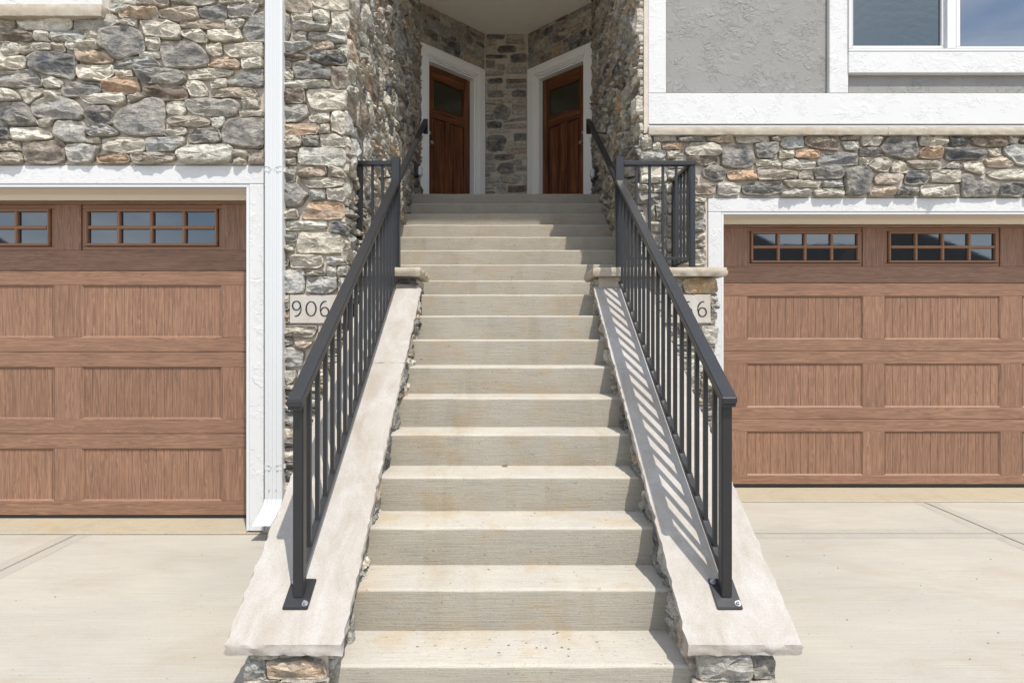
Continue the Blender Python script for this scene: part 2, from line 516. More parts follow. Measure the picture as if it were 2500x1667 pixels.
def chaikin(p, it=2, r=0.23):
    for _ in range(it):
        q = []
        n = len(p)
        for i in range(n):
            a, b = p[i], p[(i + 1) % n]
            q.append((a[0] + (b[0] - a[0]) * r, a[1] + (b[1] - a[1]) * r))
            q.append((a[0] + (b[0] - a[0]) * (1 - r), a[1] + (b[1] - a[1]) * (1 - r)))
        p = q
    return p


def densify(p, n0):
    """about n0 evenly spaced points on the outline"""
    per = sum(math.dist(p[i], p[(i + 1) % len(p)]) for i in range(len(p)))
    out = []
    for i in range(len(p)):
        a, b = p[i], p[(i + 1) % len(p)]
        k = max(1, round(math.dist(a, b) / per * n0))
        for j in range(k):
            out.append((a[0] + (b[0] - a[0]) * j / k, a[1] + (b[1] - a[1]) * j / k))
    return out


def stone_into(mb, fr, poly, h, kind, rng, n0=9, it=1):
    """one cast stone: irregular outline, split face with ridges, edges rounded into the joint"""
    area = sum(poly[i][0] * poly[(i + 1) % len(poly)][1] - poly[(i + 1) % len(poly)][0] * poly[i][1] for i in range(len(poly)))
    if area < 0: poly = poly[::-1]
    us = [p[0] for p in poly]; vs = [p[1] for p in poly]
    hw, hh = (max(us) - min(us)) / 2, (max(vs) - min(vs)) / 2
    md = min(hw, hh)
    ring = densify(poly, n0)
    jit = md * 0.10
    ring = [(u + rng.uniform(-jit, jit), v + rng.uniform(-jit, jit)) for (u, v) in ring]
    ring = chaikin(ring, it, 0.25)
    gx = 0.004
    ring = [(u + gx * (1 if u > (max(us) + min(us)) / 2 else -1) * min(1, abs(u - (max(us) + min(us)) / 2) / hw * 1.5), v + gx * (1 if v > (max(vs) + min(vs)) / 2 else -1) * min(1, abs(v - (max(vs) + min(vs)) / 2) / hh * 1.5)) for u, v in ring]
    cu, cv = sum(p[0] for p in ring) / len(ring), sum(p[1] for p in ring) / len(ring)
    base = STONE[kind]
    t = rng.uniform(0.86, 1.14); hue = rng.uniform(-0.04, 0.04)
    base = (base[0] * t * (1 + hue), base[1] * t, base[2] * t * (1 - hue))
    off = Vector((rng.uniform(-50, 50), rng.uniform(-50, 50), rng.uniform(-50, 50)))
    ta, tb = rng.uniform(-0.35, 0.35), rng.uniform(-0.45, 0.25)
    planes = [(rng.uniform(0.95, 1.25), rng.uniform(-.75, .75), rng.uniform(-.75, .75)) for _ in range(4)] + [(1.06, 0, 0)]

    def facet(du, dv):
        x, y = du / max(hw, .005), dv / max(hh, .005)
        return max(0.35, min(a + b * x + c * y for a, b, c in planes))
    rings = [(0.0, 0.0), (-0.02, 0.50), (0.065, 0.88), (0.30, 0.98), (0.66, 1.0)]
    verts, cols = [], []
    fq = 1.0 / max(0.035, md * 0.9)
    for ri, (ins, z) in enumerate(rings):
        for (u, v) in ring:
            du, dv = u - cu, v - cv
            # inset by a share of the smaller half-size, so long stones keep their length
            fu = 1 - ins * md / max(hw, 1e-6); fv = 1 - ins * md / max(hh, 1e-6)
            if ri == len(rings) - 1: fu, fv = 1 - ins * 0.55 * (1 + md / hw) / 1.0, 1 - ins * 0.9
            pu, pv = cu + du * fu, cv + dv * fv
            zz = z * h
            if ri >= 2:
                q = Vector((pu * fq, pv * fq * 1.3, 0)) + off
                zz = zz * (facet(pu - cu, pv - cv) if ri > 2 else 0.5 + 0.5 * facet(pu - cu, pv - cv)) + h * (0.30 * noise.noise(q) + 0.24 * noise.noise(q * 2.3)) * (0.55 if ri == 2 else 1.0)
                zz = max(zz, 0.34 * h)
            verts.append(fr.at(pu, pv, zz))
            e = 0.55 if ri < 2 else (0.30 if ri == 2 else (0.08 if ri == 3 else 0.0))
            s = 1 + 0.16 * noise.noise(Vector((pu * 18, pv * 18, 3)) + off)
            cols.append(tuple((base[k] * (1 - e) + EDGE[k] * e) * s for k in range(3)))
    N = len(ring)
    q = Vector((cu * fq, cv * fq, 0)) + off
    verts.append(fr.at(cu, cv, h * (facet(0, 0) + 0.30 * noise.noise(q)))); cols.append(base)
    faces = []
    for r in range(len(rings) - 1):
        for k in range(N):
            faces.append((r * N + k, r * N + (k + 1) % N, (r + 1) * N + (k + 1) % N, (r + 1) * N + k))
    top = (len(rings) - 1) * N
    for k in range(N):
        faces.append((top + k, top + (k + 1) % N, len(rings) * N))
    mb.add(verts, faces, cols)


KINDS_W = [('b', 20), ('w', 13), ('g', 12), ('m', 12), ('G', 12), ('k', 9), ('t', 10), ('d', 4), ('o', 3), ('q', 5)]


def pick(rng, table=KINDS_W):
    x = rng.uniform(0, sum(w for _, w in table))
    for k, w in table:
        x -= w
        if x <= 0: return k
    return table[0][0]


def pack(rng, u0, u1, v0, v1, cell_u=0.062, cell_v=0.050, big=0.10, warp=0.4):
    """random rubble: rectangles of many sizes packed on a grid that is bent a little, returned as polygons"""
    nu, nv = max(1, round((u1 - u0) / cell_u)), max(1, round((v1 - v0) / cell_v))
    cu, cv = (u1 - u0) / nu, (v1 - v0) / nv
    occ = [[False] * nu for _ in range(nv)]
    sx = rng.uniform(0, 99)

    def W(i, j):
        u, v = u0 + i * cu, v0 + j * cv
        p = Vector((u * 5.0 + sx, v * 5.0, sx))
        ku = warp if 0 < i < nu else 0; kv = warp if 0 < j < nv else 0
        return (u + cu * ku * 1.6 * noise.noise(p), v + cv * kv * 1.8 * noise.noise(p + Vector((31, 7, 5))))

    out = []
    for j in range(nv):
        for i in range(nu):
            if occ[j][i]: continue
            r = rng.random()
            if r < big: w, h = rng.choice([(3, 3), (4, 3), (3, 2), (4, 4)])
            elif r < 0.5: w, h = rng.choice([(3, 1), (4, 1), (2, 1), (5, 1)])
            else: w, h = rng.choice([(2, 2), (3, 2), (4, 2), (2, 1), (1, 1), (3, 1)])
            w, h = min(w, nu - i), min(h, nv - j)
            while w > 1 and any(occ[j][i + a] for a in range(w)): w -= 1
            while h > 1 and any(occ[j + b][i + a] for a in range(w) for b in range(h)): h -= 1
            for b in range(h):
                for a in range(w): occ[j + b][i + a] = True
            g = 0.0055
            c = [W(i, j), W(i + w, j), W(i + w, j + h), W(i, j + h)]
            mu, mv = sum(p[0] for p in c) / 4, sum(p[1] for p in c) / 4
            c = [(p[0] + (g if p[0] < mu else -g), p[1] + (g if p[1] < mv else -g)) for p in c]
            # pull some corners in, add points on the sides
            poly = []
            cut = min(w * cu, h * cv)
            for k in range(4):
                a, b = c[k], c[(k + 1) % 4]
                if rng.random() < 0.45:
                    s = rng.uniform(0.12, 0.36) * cut
                    pv_ = c[k - 1]
                    la, lb = max(1e-6, math.dist(a, pv_)), max(1e-6, math.dist(a, b))
                    s1 = min(s, la * 0.4); s2 = min(s * rng.uniform(.6, 1.3), lb * 0.4)
                    poly.append((a[0] + (pv_[0] - a[0]) / la * s1, a[1] + (pv_[1] - a[1]) / la * s1))
                    poly.append((a[0] + (b[0] - a[0]) / lb * s2, a[1] + (b[1] - a[1]) / lb * s2))
                else:
                    poly.append(a)
            out.append(poly)
    return out


def lay_stones(root, fr, items, rng, h=(0.028, 0.05), limit=300, rank=None, n0=9, it=1):
    """items: (polygon, kind). The `limit` largest in view are parts, the others one joined part"""
    items = list(items)
    if rank: items.sort(key=lambda t: -rank(t[0]))
    rest = MB()
    o = Vector(root_of(root).location)
    for k, (poly, kind) in enumerate(items):
        hh = rng.uniform(*h)
        if k < limit:
            mb = MB(); stone_into(mb, fr, poly, hh, kind, rng, n0, it)
            obj('stone', mb.mesh('stone', recalc=False, sharp=26, origin=o), M['stone'], root)
        else:
            stone_into(rest, fr, poly, hh, kind, rng, 7, 1)
    if rest.v:
        obj('small_stones', rest.mesh('small_stones', recalc=False, sharp=26, origin=o), M['stone'], root, 'stuff')


def px_rank(fr):
    def r(poly):
        us = [p[0] for p in poly]; vs = [p[1] for p in poly]
        a = fr.at(min(us), min(vs)); b = fr.at(max(us), max(vs))
        pa = (a.x / a.y * F + CX, CY - (a.z - EYE) / a.y * F); pb = (b.x / b.y * F + CX, CY - (b.z - EYE) / b.y * F)
        mx, my = (pa[0] + pb[0]) / 2, (pa[1] + pb[1]) / 2
        if not (-30 < mx < 2530 and -30 < my < 1700): return -1
        return abs(pa[0] - pb[0]) * abs(pa[1] - pb[1])
    return r


# ------------------------------------------------------------------ key planes
D_LDOOR, D_LWALL = 4.72, 4.44      # left garage door, left house front
D_RDOOR, D_RWALL = 5.62, 5.34      # right garage door, right house front
XL, XR = -1.225, 1.235             # side walls of the porch (mortar planes)
STEP_T, STEP_R, STEP_K, STEP_D = 0.2794, 0.185, 7.925, 7.414
LAND = 1.438


def step_d(i):
    return (STEP_D + i + (LAND if i > 10 else 0)) * STEP_T


def step_z(i):
    return EYE - (STEP_K - i) * STEP_R


Z_LAND = step_z(18)
G_FOOT = EYE - 1.466               # ground at the foot of the stairs


def ground_z(y):
    return EYE - 1.428 - (0.020 * (4.45 - y) if y < 4.45 else -0.030 * (y - 4.45))


# ------------------------------------------------------------------ ground
g = MB()
g.add([(-220, -260, -0.62), (220, -260, -0.62), (220, 160, -0.62), (-220, 160, -0.62)], [(0, 1, 2, 3)])
structure('ground', g, M['bounce_ground'])
g = MB(); g.box(-220, 220, -17, -9.5, -0.75, -0.30)
structure('road', g, M['road'])

drive = bpy.data.objects.new('driveway', None); COL.objects.link(drive); drive['kind'] = 'structure'
JOINT = 0.0032


def slab(x0, x1, y0, y1):
    mb = MB(); nx = 1
    z = lambda y: ground_z(y)
    j = JOINT
    x0 += j; x1 -= j; y0 += j; y1 -= j
    mb.add([(x0, y0, z(y0) - .12), (x1, y0, z(y0) - .12), (x1, y1, z(y1) - .12), (x0, y1, z(y1) - .12),
            (x0, y0, z(y0)), (x1, y0, z(y0)), (x1, y1, z(y1)), (x0, y1, z(y1))],
           [(0, 3, 2, 1), (4, 5, 6, 7), (0, 1, 5, 4), (1, 2, 6, 5), (2, 3, 7, 6), (3, 0, 4, 7)])
    part('slab', mb, M['drive'], drive, 0.005, 2)


def band(x0, x1, y0, y1):
    """smooth strip left by the edging trowel beside a joint"""
    z = lambda y: ground_z(y) + 0.0012
    mb = MB(); mb.add([(x0, y0, z(y0)), (x1, y0, z(y0)), (x1, y1, z(y1)), (x0, y1, z(y1))], [(0, 1, 2, 3)])
    part('tooled_edge', mb, M['tooled'], drive)


LX, RX, RJ = -3.18, 3.66, 4.42
for (a, b) in ((-9.0, LX), (LX, -0.66)):
    for (c, d) in ((-9.3, -3.2), (-3.2, 0.6), (0.6, 4.40)):
        slab(a, b, c, d)
for (a, b) in ((-0.66, 0.74),):
    for (c, d) in ((-9.3, -3.2), (-3.2, 0.6), (0.6, 2.33)):
        slab(a, b, c, d)
for (a, b) in ((0.74, RX), (RX, 9.0)):
    for (c, d) in ((-9.3, -3.2), (-3.2, 0.6), (0.6, RJ), (RJ, 5.20)):
        slab(a, b, c, d)
w = 0.10
for X in (LX, RX):
    for s in (-1, 1):
        band(X + s * 0.012, X + s * w, 0.62, 4.38 if X < 0 else RJ - w - 0.004)
        if X > 0: band(X + s * 0.012, X + s * w, RJ + w + 0.004, 5.16)
for s in (-1, 1):
    y0, y1 = sorted((RJ + s * 0.012, RJ + s * w))
    band(1.15, RX - 0.012, y0, y1); band(RX + 0.012, 8.9, y0, y1)
# concrete aprons under the doors
for (x0, x1, yb, yf, nm) in ((-9.0, -1.93, D_LDOOR + .25, 4.40, 'l'), (1.75, 9.0, D_RDOOR + .25, 5.20, 'r')):
    mb = MB()
    zb, zf = (EYE - 1.405, EYE - 1.417) if nm == 'l' else (EYE - 1.384, EYE - 1.396)
    prof = [(yf + .004, zf - .2), (yf + .004, zf - 0.006), (yf + .012, zf), (yb - .25, zb), (yb, zb), (yb, zf - .2)]
    mb.prism(prof, x0, x1)
    part('door_apron', mb, M['sill_concrete'], drive)
mb = MB(); mb.box(-1.9295, -1.1, 4.404, 4.9, EYE - 1.6, EYE - 1.4225); part('door_apron', mb, M['sill_concrete'], drive)

# ------------------------------------------------------------------ stairs
stairs = thing('staircase', 'long flight of broom-finished concrete steps climbing between stone cheek walls to two doors', 'staircase', (0.02, step_d(1), G_FOOT))
for i in range(1, 19):
    d0 = step_d(i)
    d1 = step_d(i + 1) if i < 18 else 9.3
    z1, z0 = step_z(i), step_z(i - 1) if i > 1 else G_FOOT - 0.1
    if i <= 9: x0, x1 = -0.70, 0.752
    elif i == 10: x0, x1 = -0.69, 0.742
    else: x0, x1 = XL + .01, XR - .01
    # rounded nose, slightly wavy along the step
    mb = MB(); n = 30
    r = 0.016
    arc = [(r - r * math.sin(a), -r + r * math.cos(a)) for a in (math.radians(q) for q in (90, 67, 45, 22, 0))]
    prof = [(0.0, z0 - z1 - (0.0 if i == 1 else 0.0))] + arc
    ps = []
    for k in range(n + 1):
        x = x0 + (x1 - x0) * k / n
        wv = 0.0032 * noise.noise(Vector((x * 5, i * 3.7, 0))) + 0.0016 * noise.noise(Vector((x * 14, i * 5.1, 4)))
        wz = 0.0035 * noise.noise(Vector((x * 3.5, i * 9.1, 8)))
        ps.append([(x, d0 + yy + wv, z1 + zz + (wz if q > 0 else 0)) for q, (yy, zz) in enumerate(prof)] + [(x, d1 + .02, z1 + 0.002), (x, d1 + .02, z0)])
    m_ = len(ps[0])
    mb.add([p for row in ps for p in row],
           [(k * m_ + a, (k + 1) * m_ + a, (k + 1) * m_ + a + 1, k * m_ + a + 1) for k in range(n) for a in range(m_ - 1)]
           + [tuple(range(m_)), tuple(n * m_ + a for a in range(m_ - 1, -1, -1))])
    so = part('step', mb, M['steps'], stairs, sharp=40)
    so.data.materials.append(M['riser_shade'])            # brushed, form-finished front, with shade put into its darker colour
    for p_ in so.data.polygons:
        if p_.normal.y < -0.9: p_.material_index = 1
mb = MB(); mb.box(-0.70, 0.75, step_d(10) + .03, step_d(11), step_z(9), step_z(10) - .002)
# wide part of the landing behind the pedestals
for (x0, x1) in ((XL + .01, -0.705), (0.755, 1.62)):
    mb = MB(); mb.box(x0, x1, 5.18, step_d(11) + .02 if x0 < 0 else 5.33, step_z(9), step_z(10)); part('landing', mb, M['steps'], stairs)
mb = MB(); mb.box(0.755, XR - .01, 5.335, step_d(11) + .02, step_z(9), step_z(10)); part('landing', mb, M['steps'], stairs)


# ------------------------------------------------------------------ rock-faced slabs
def rock_slab(x0, x1, ya, yb, top_a, top_b, th, rng, rough=0.010, jut=0.0, shear=0.0, faces='all'):
    """slab whose top runs from (ya, top_a) to (yb, top_b); its edges are split rock"""
    mb = MB()
    nx, ny, nz = max(6, int((x1 - x0) / 0.022)), max(6, int((yb - ya) / 0.026)), 4
    off = Vector((rng.uniform(0, 90),) * 3)
    def pt(i, j, k):
        x = x0 + (x1 - x0) * i / nx; y = ya + (yb - ya) * j / ny
        f = j / ny
        z = top_a + (top_b - top_a) * f - th * k / nz
        x += shear * f
        edge_x = -1 if i == 0 else (1 if i == nx else 0)
        edge_y = -1 if j == 0 else (1 if j == ny else 0)
        if edge_x or edge_y:
            q = Vector((x * 34, y * 34, z * 26)) + off
            a = rough * (0.55 * noise.noise(q) + 0.65 * noise.noise(q * 2.1) + 0.35 * noise.noise(q * 4.1))
            bul = jut * math.sin(math.pi * min(1, (k + 0.4) / (nz + 0.2)))
            x += edge_x * (a + bul); y += edge_y * (a + bul)
            if k == 0: z += 0.25 * a - rough * .1
        return (x, y, z)
    # shell grid: top, bottom, four sides
    idx = {}
    def vid(i, j, k):
        key = (i, j, k)
        if key not in idx:
            idx[key] = len(mb.v); mb.v.append(Vector(pt(i, j, k)))
        return idx[key]
    for i in range(nx):
        for j in range(ny):
            mb.f.append((vid(i, j, 0), vid(i + 1, j, 0), vid(i + 1, j + 1, 0), vid(i, j + 1, 0)))
            mb.f.append((vid(i, j, nz), vid(i, j + 1, nz), vid(i + 1, j + 1, nz), vid(i + 1, j, nz)))
    for k in range(nz):
        for i in range(nx):
            mb.f.append((vid(i, 0, k), vid(i, 0, k + 1), vid(i + 1, 0, k + 1), vid(i + 1, 0, k)))
            mb.f.append((vid(i, ny, k), vid(i + 1, ny, k), vid(i + 1, ny, k + 1), vid(i, ny, k + 1)))
        for j in range(ny):
            mb.f.append((vid(0, j, k), vid(0, j + 1, k), vid(0, j + 1, k + 1), vid(0, j, k + 1)))
            mb.f.append((vid(nx, j, k), vid(nx, j, k + 1), vid(nx, j + 1, k + 1), vid(nx, j + 1, k)))
    return mb


CAP_D0, CAP_D1, CAP_S = 2.276, 4.735, 0.646


def cap_z(d):
    return EYE - 1.16 + CAP_S * (d - CAP_D0)


# ------------------------------------------------------------------ cheek walls beside the lower flight
def cheek(side):
    rng = random.Random(11 if side < 0 else 12)
    if side < 0:
        xi, xo, capi, capo, shear, dj = -0.70, -1.00, -0.630, -1.075, -0.045, 3.86
        lab = 'sloping stone cheek wall left of the stairs, its limestone cap in full sun'
    else:
        xi, xo, capi, capo, shear, dj = 0.752, 1.04, 0.700, 1.136, 0.0, 3.80
        lab = 'sloping stone cheek wall right of the stairs, its limestone cap striped by baluster shadows'
    root = thing('cheek_wall', lab, 'wall', ((xi + xo) / 2, CAP_D0 + .05, G_FOOT), 'sloping cheek walls beside the stairs')
    th = 0.042
    # core of mortar
    mb = MB(); ya, yb = CAP_D0 + 0.055, 4.77
    prof = [(ya, G_FOOT - .1), (ya, cap_z(ya) - th - .004), (yb, cap_z(yb) - th - .004), (yb, G_FOOT - .1)]
    mb.prism(prof, min(xi, xo), max(xi, xo)); part('core', mb, M['mortar'], root)
    # caps in two lengths
    x0, x1 = min(capi, capo), max(capi, capo)
    tot = CAP_D1 - CAP_D0
    for (a, b) in ((CAP_D0, dj - .002), (dj + .002, CAP_D1)):
        s0 = shear * (a - CAP_D0) / tot
        mb = rock_slab(x0 + s0, x1 + s0, a, b, cap_z(a), cap_z(b), th, rng, 0.012, 0.002, shear * (b - a) / tot)
        part('cap_slab', mb, M['cap'], root, sharp=35)
    # stones: front end
    fr = Frame((0, ya, 0), (1, 0, 0))
    zt = cap_z(ya) - th - 0.012
    uo, ui = (xo - .012, xi + .02) if side < 0 else (xi - .03, xo + .012)
    u0, u1 = min(uo, ui), max(uo, ui)
    if side < 0:
        s = (u1 - u0) / 235.0
        def q(px, py): return (u0 + (px - 590) * s, zt - (py - 1600) * s * 1.0)
        polys = [([(600, 1597), (680, 1597), (680, 1632), (640, 1636), (606, 1632)], 'b'),
                 ([(685, 1597), (812, 1597), (808, 1629), (686, 1630)], 'G'),
                 ([(600, 1632), (638, 1640), (640, 1695), (586, 1695), (590, 1660)], 'g'),
                 ([(648, 1645), (700, 1648), (745, 1640), (800, 1650), (812, 1690), (650, 1694)], 'q'),
                 ([(586, 1702), (680, 1700), (680, 1740), (588, 1740)], 'b'), ([(688, 1700), (815, 1698), (815, 1740), (690, 1742)], 'm')]
        items = [([q(*p) for p in pl], k) for pl, k in polys]
    else:
        s = (u1 - u0) / 234.0
        def q(px, py): return (u0 + (px - 1672) * s, zt - (py - 1600) * s)
        polys = [([(1676, 1597), (1797, 1597), (1797, 1616), (1690, 1615)], 't'),
                 ([(1803, 1597), (1884, 1597), (1880, 1614), (1806, 1612)], 'b'),
                 ([(1690, 1622), (1800, 1618), (1832, 1622), (1836, 1694), (1692, 1695)], 'm'),
                 ([(1842, 1624), (1874, 1619), (1905, 1652), (1900, 1695), (1845, 1695)], 'G'),
                 ([(1680, 1702), (1790, 1700), (1790, 1740), (1682, 1740)], 'b'), ([(1796, 1702), (1905, 1700), (1905, 1740), (1800, 1740)], 'g')]
        items = [([q(*p) for p in pl], k) for pl, k in polys]
    lay_stones(root, fr, items, rng, (0.03, 0.045), n0=14, it=1)
    # stones: the side towards the steps, and the outer side
    for (xx, inner) in ((xi, True), (xo, False)):
        right = (xx - (xi + xo) / 2) > 0
        fr = Frame((xx, 0, 0), (0, 1, 0)) if right else Frame((xx, 0, 0), (0, -1, 0))
        its = []
        for pl in pack(rng, 2.34, 4.72, G_FOOT, cap_z(4.72), 0.060, 0.052, 0.05):
            mu = sum(p[0] for p in pl) / len(pl); mv = max(p[1] for p in pl)
            lo = cap_z(min(p[0] for p in pl)) - th - 0.008
            if min(p[1] for p in pl) > lo - 0.03: continue
            pl = [(p[0], min(p[1], cap_z(p[0]) - th - 0.006)) for p in pl]
            if inner:
                nose = G_FOOT + (mu - step_d(1)) / STEP_T * STEP_R
                if mv < nose - 0.12: continue
            its.append(([(p[0] if right else -p[0], p[1]) for p in pl], pick(rng)))
        lay_stones(root, fr, its, rng, (0.03, 0.05) if inner else (0.02, 0.035), limit=150, rank=px_rank(fr))
    return root


cheek(-1); cheek(1)


# ------------------------------------------------------------------ digits
def digit_mesh(mb, fr, ch, u, v, hgt, n):
    """one slender numeral drawn as a tapering stroke, raised a little"""
    pts = []
    if ch in '69':
        for k in range(11):                      # the sweep
            t = k / 10
            a = math.radians(78 + 112 * t)
            pts.append((0.30 + 0.33 * math.cos(a) + 0.05 * (1 - t), 0.50 + 0.50 * math.sin(a), 0.042 + 0.052 * math.sin(math.pi * min(1, t * 1.0))))
        for k in range(1, 25):                   # the bowl
            a = math.radians(190 + 348 * k / 24)
            pts.append((0.285 + 0.265 * math.cos(a), 0.295 + 0.295 * math.sin(a), 0.058 + 0.036 * abs(math.cos(a))))
        if ch == '9': pts = [(0.56 - x, 1 - y, w) for (x, y, w) in pts]
    elif ch == '0':
        for k in range(33):
            a = 2 * math.pi * k / 32
            pts.append((0.34 + 0.33 * math.cos(a), 0.5 + 0.48 * math.sin(a), 0.050 + 0.052 * abs(math.cos(a))))
    elif ch == '4':
        for seg in ([(0.62, 0.27), (0.0, 0.27)], [(0.03, 0.27), (0.42, 0.98)], [(0.43, 1.0), (0.43, 0.0)]):
            ribbon(mb, fr, [(x, y, 0.07) for x, y in seg], u, v, hgt, n)
        return
    ribbon(mb, fr, pts, u, v, hgt, n)


def ribbon(mb, fr, pts, u, v, hgt, n):
    L, R = [], []
    for k, (x, y, w) in enumerate(pts):
        a = pts[max(0, k - 1)]; b = pts[min(len(pts) - 1, k + 1)]
        dx, dy = b[0] - a[0], b[1] - a[1]; l = math.hypot(dx, dy) or 1
        nx, ny = -dy / l, dx / l
        L.append((x + nx * w / 2, y + ny * w / 2)); R.append((x - nx * w / 2, y - ny * w / 2))
    for k in range(len(pts) - 1):
        q = [L[k], R[k], R[k + 1], L[k + 1]]
        top = [fr.at(u + x * hgt, v + y * hgt, n) for x, y in q]; bot = [fr.at(u + x * hgt, v + y * hgt, n - 0.004) for x, y in q]
        mb.add(bot + top, [(4, 5, 6, 7), (0, 1, 5, 4), (2, 3, 7, 6), (1, 2, 6, 5), (3, 0, 4, 7)])


def plaque(fr, u0, u1, v0, v1, text, us, vbase, hgt, label, n=0.012):
    c = fr.at((u0 + u1) / 2, v0, 0)
    r = thing('number_plaque', label, 'house number', c, 'house number plaques beside the stairs')
    mb = MB(); mb.fbox(fr, u0, u1, v0, v1, -0.01, n); part('tablet', mb, M['plaque'], r, 0.003, 1)
    for ch, u in zip(text, us):
        mb = MB(); digit_mesh(mb, fr, ch, u, vbase, hgt, n + 0.0025); part('numeral', mb, M['digit'], r, recalc=True)
    return r


# ------------------------------------------------------------------ pedestals at the landing
def pedestal(side):
    rng = random.Random(21 if side < 0 else 22)
    if side < 0:
        x0, x1, s0, s1 = XL + 0.035, -0.735, XL + 0.03, -0.681
        lab = 'low stone pedestal with thick limestone slab beside the landing, left, against the porch wall'
    else:
        x0, x1, s0, s1 = 0.745, 1.665, 0.694, 1.736
        lab = 'wide stone pedestal with thick limestone slab right of the landing, holding a number plaque'
    yf = 4.775
    root = thing('landing_pedestal', lab, 'pedestal', ((x0 + x1) / 2, yf, G_FOOT), 'stone pedestals at the landing')
    zb, zt = EYE + 0.516, EYE + 0.584
    mb = MB(); mb.box(x0, x1, yf, 5.16, G_FOOT - .1, zb - 0.003); part('core', mb, M['mortar'], root)
    mb = rock_slab(s0, s1, 4.68, 5.175, zt, zt, zt - zb, rng, 0.012, 0.010); part('cap_slab', mb, M['ledge'], root, sharp=35)
    fr = Frame((0, yf, 0), (1, 0, 0))
    its = []
    if side > 0:
        def q(cx, cy):
            p = P(1560 + cx / 7.84, 640 + cy / 7.84, yf); return (p.x, p.z)
        its = [([(820, 345), (1000, 320), (1440, 330), (1480, 560), (1400, 605), (900, 600), (830, 500)], 'O'),
               ([(1365, 670), (1475, 645), (1492, 740), (1420, 785), (1360, 770)], 'b'), ([(1370, 800), (1525, 785), (1515, 880), (1375, 885)], 'm'),
               ([(1370, 893), (1455, 900), (1405, 975), (1378, 960)], 'g'), ([(1355, 1010), (1470, 990), (1474, 1090), (1372, 1195), (1350, 1120)], 't'),
               ([(1190, 1235), (1490, 1228), (1480, 1530), (1380, 1560), (1200, 1530)], 'b'), ([(360, 1230), (700, 1225), (720, 1380), (380, 1400)], 'g'),
               ([(760, 1230), (1150, 1235), (1160, 1400), (780, 1390)], 'm'), ([(380, 1420), (760, 1410), (780, 1560), (390, 1560)], 'w'), ([(800, 1420), (1160, 1420), (1165, 1570), (800, 1570)], 't'),
               ([(340, 340), (560, 330), (570, 600), (350, 600)], 'w'), ([(590, 330), (790, 335), (800, 480), (600, 490)], 'g'), ([(600, 510), (800, 505), (810, 605), (610, 600)], 'b'),
               ([(-350, 340), (-40, 335), (-20, 590), (-340, 600)], 'b'), ([(0, 335), (310, 330), (320, 590), (10, 600)], 'm')]
        its = [([q(*p) for p in pl], k) for pl, k in its]
        zlow = P(0, 843, yf).z
        its += [(pl, pick(rng)) for pl in pack(rng, 1.10, 1.675, G_FOOT, zlow, 0.06, 0.052)]
        pq = [P(x, y, yf) for (x, y) in ((1588, 789), (1731.5, 720))]
        plaque(fr, pq[0].x, pq[1].x, pq[0].z, pq[1].z, '9066', [P(x, 0, yf).x for x in (1599, 1629, 1666, 1701)], P(0, 773, yf).z, 36 * yf / F,
               'pale limestone number plaque reading 9066 on the right pedestal, partly behind the railing', 0.034)
    else:
        its = [(pl, pick(rng)) for pl in pack(rng, x0, x1 + .02, cap_z(4.6), zb - .01, 0.075, 0.06)]
    lay_stones(root, fr, its, rng, (0.03, 0.045), n0=12)
    # inner side towards the steps
    fr2 = Frame((x1, 0, 0), (0, 1, 0)) if side < 0 else Frame((x0, 0, 0), (0, -1, 0))
    its = []
    for pl in pack(rng, 4.77, 5.16, step_z(9), zb - .01, 0.06, 0.05):
        its.append(([(p[0] if side < 0 else -p[0], p[1]) for p in pl], pick(rng)))
    lay_stones(root, fr2, its, rng, (0.025, 0.04))
    if side > 0:
        fr3 = Frame((x1, 0, 0), (0, 1, 0))
        its = [(pl, pick(rng)) for pl in pack(rng, 4.77, 5.16, G_FOOT, zb - .01, 0.07, 0.055)]
        lay_stones(root, fr3, its, rng, (0.025, 0.04))
    return root


pedestal(-1); pedestal(1)

# ------------------------------------------------------------------ house fronts
S1 = 900 / 2352.0      # first close-up scale; third close-up below
S3 = 1000 / 2351.0

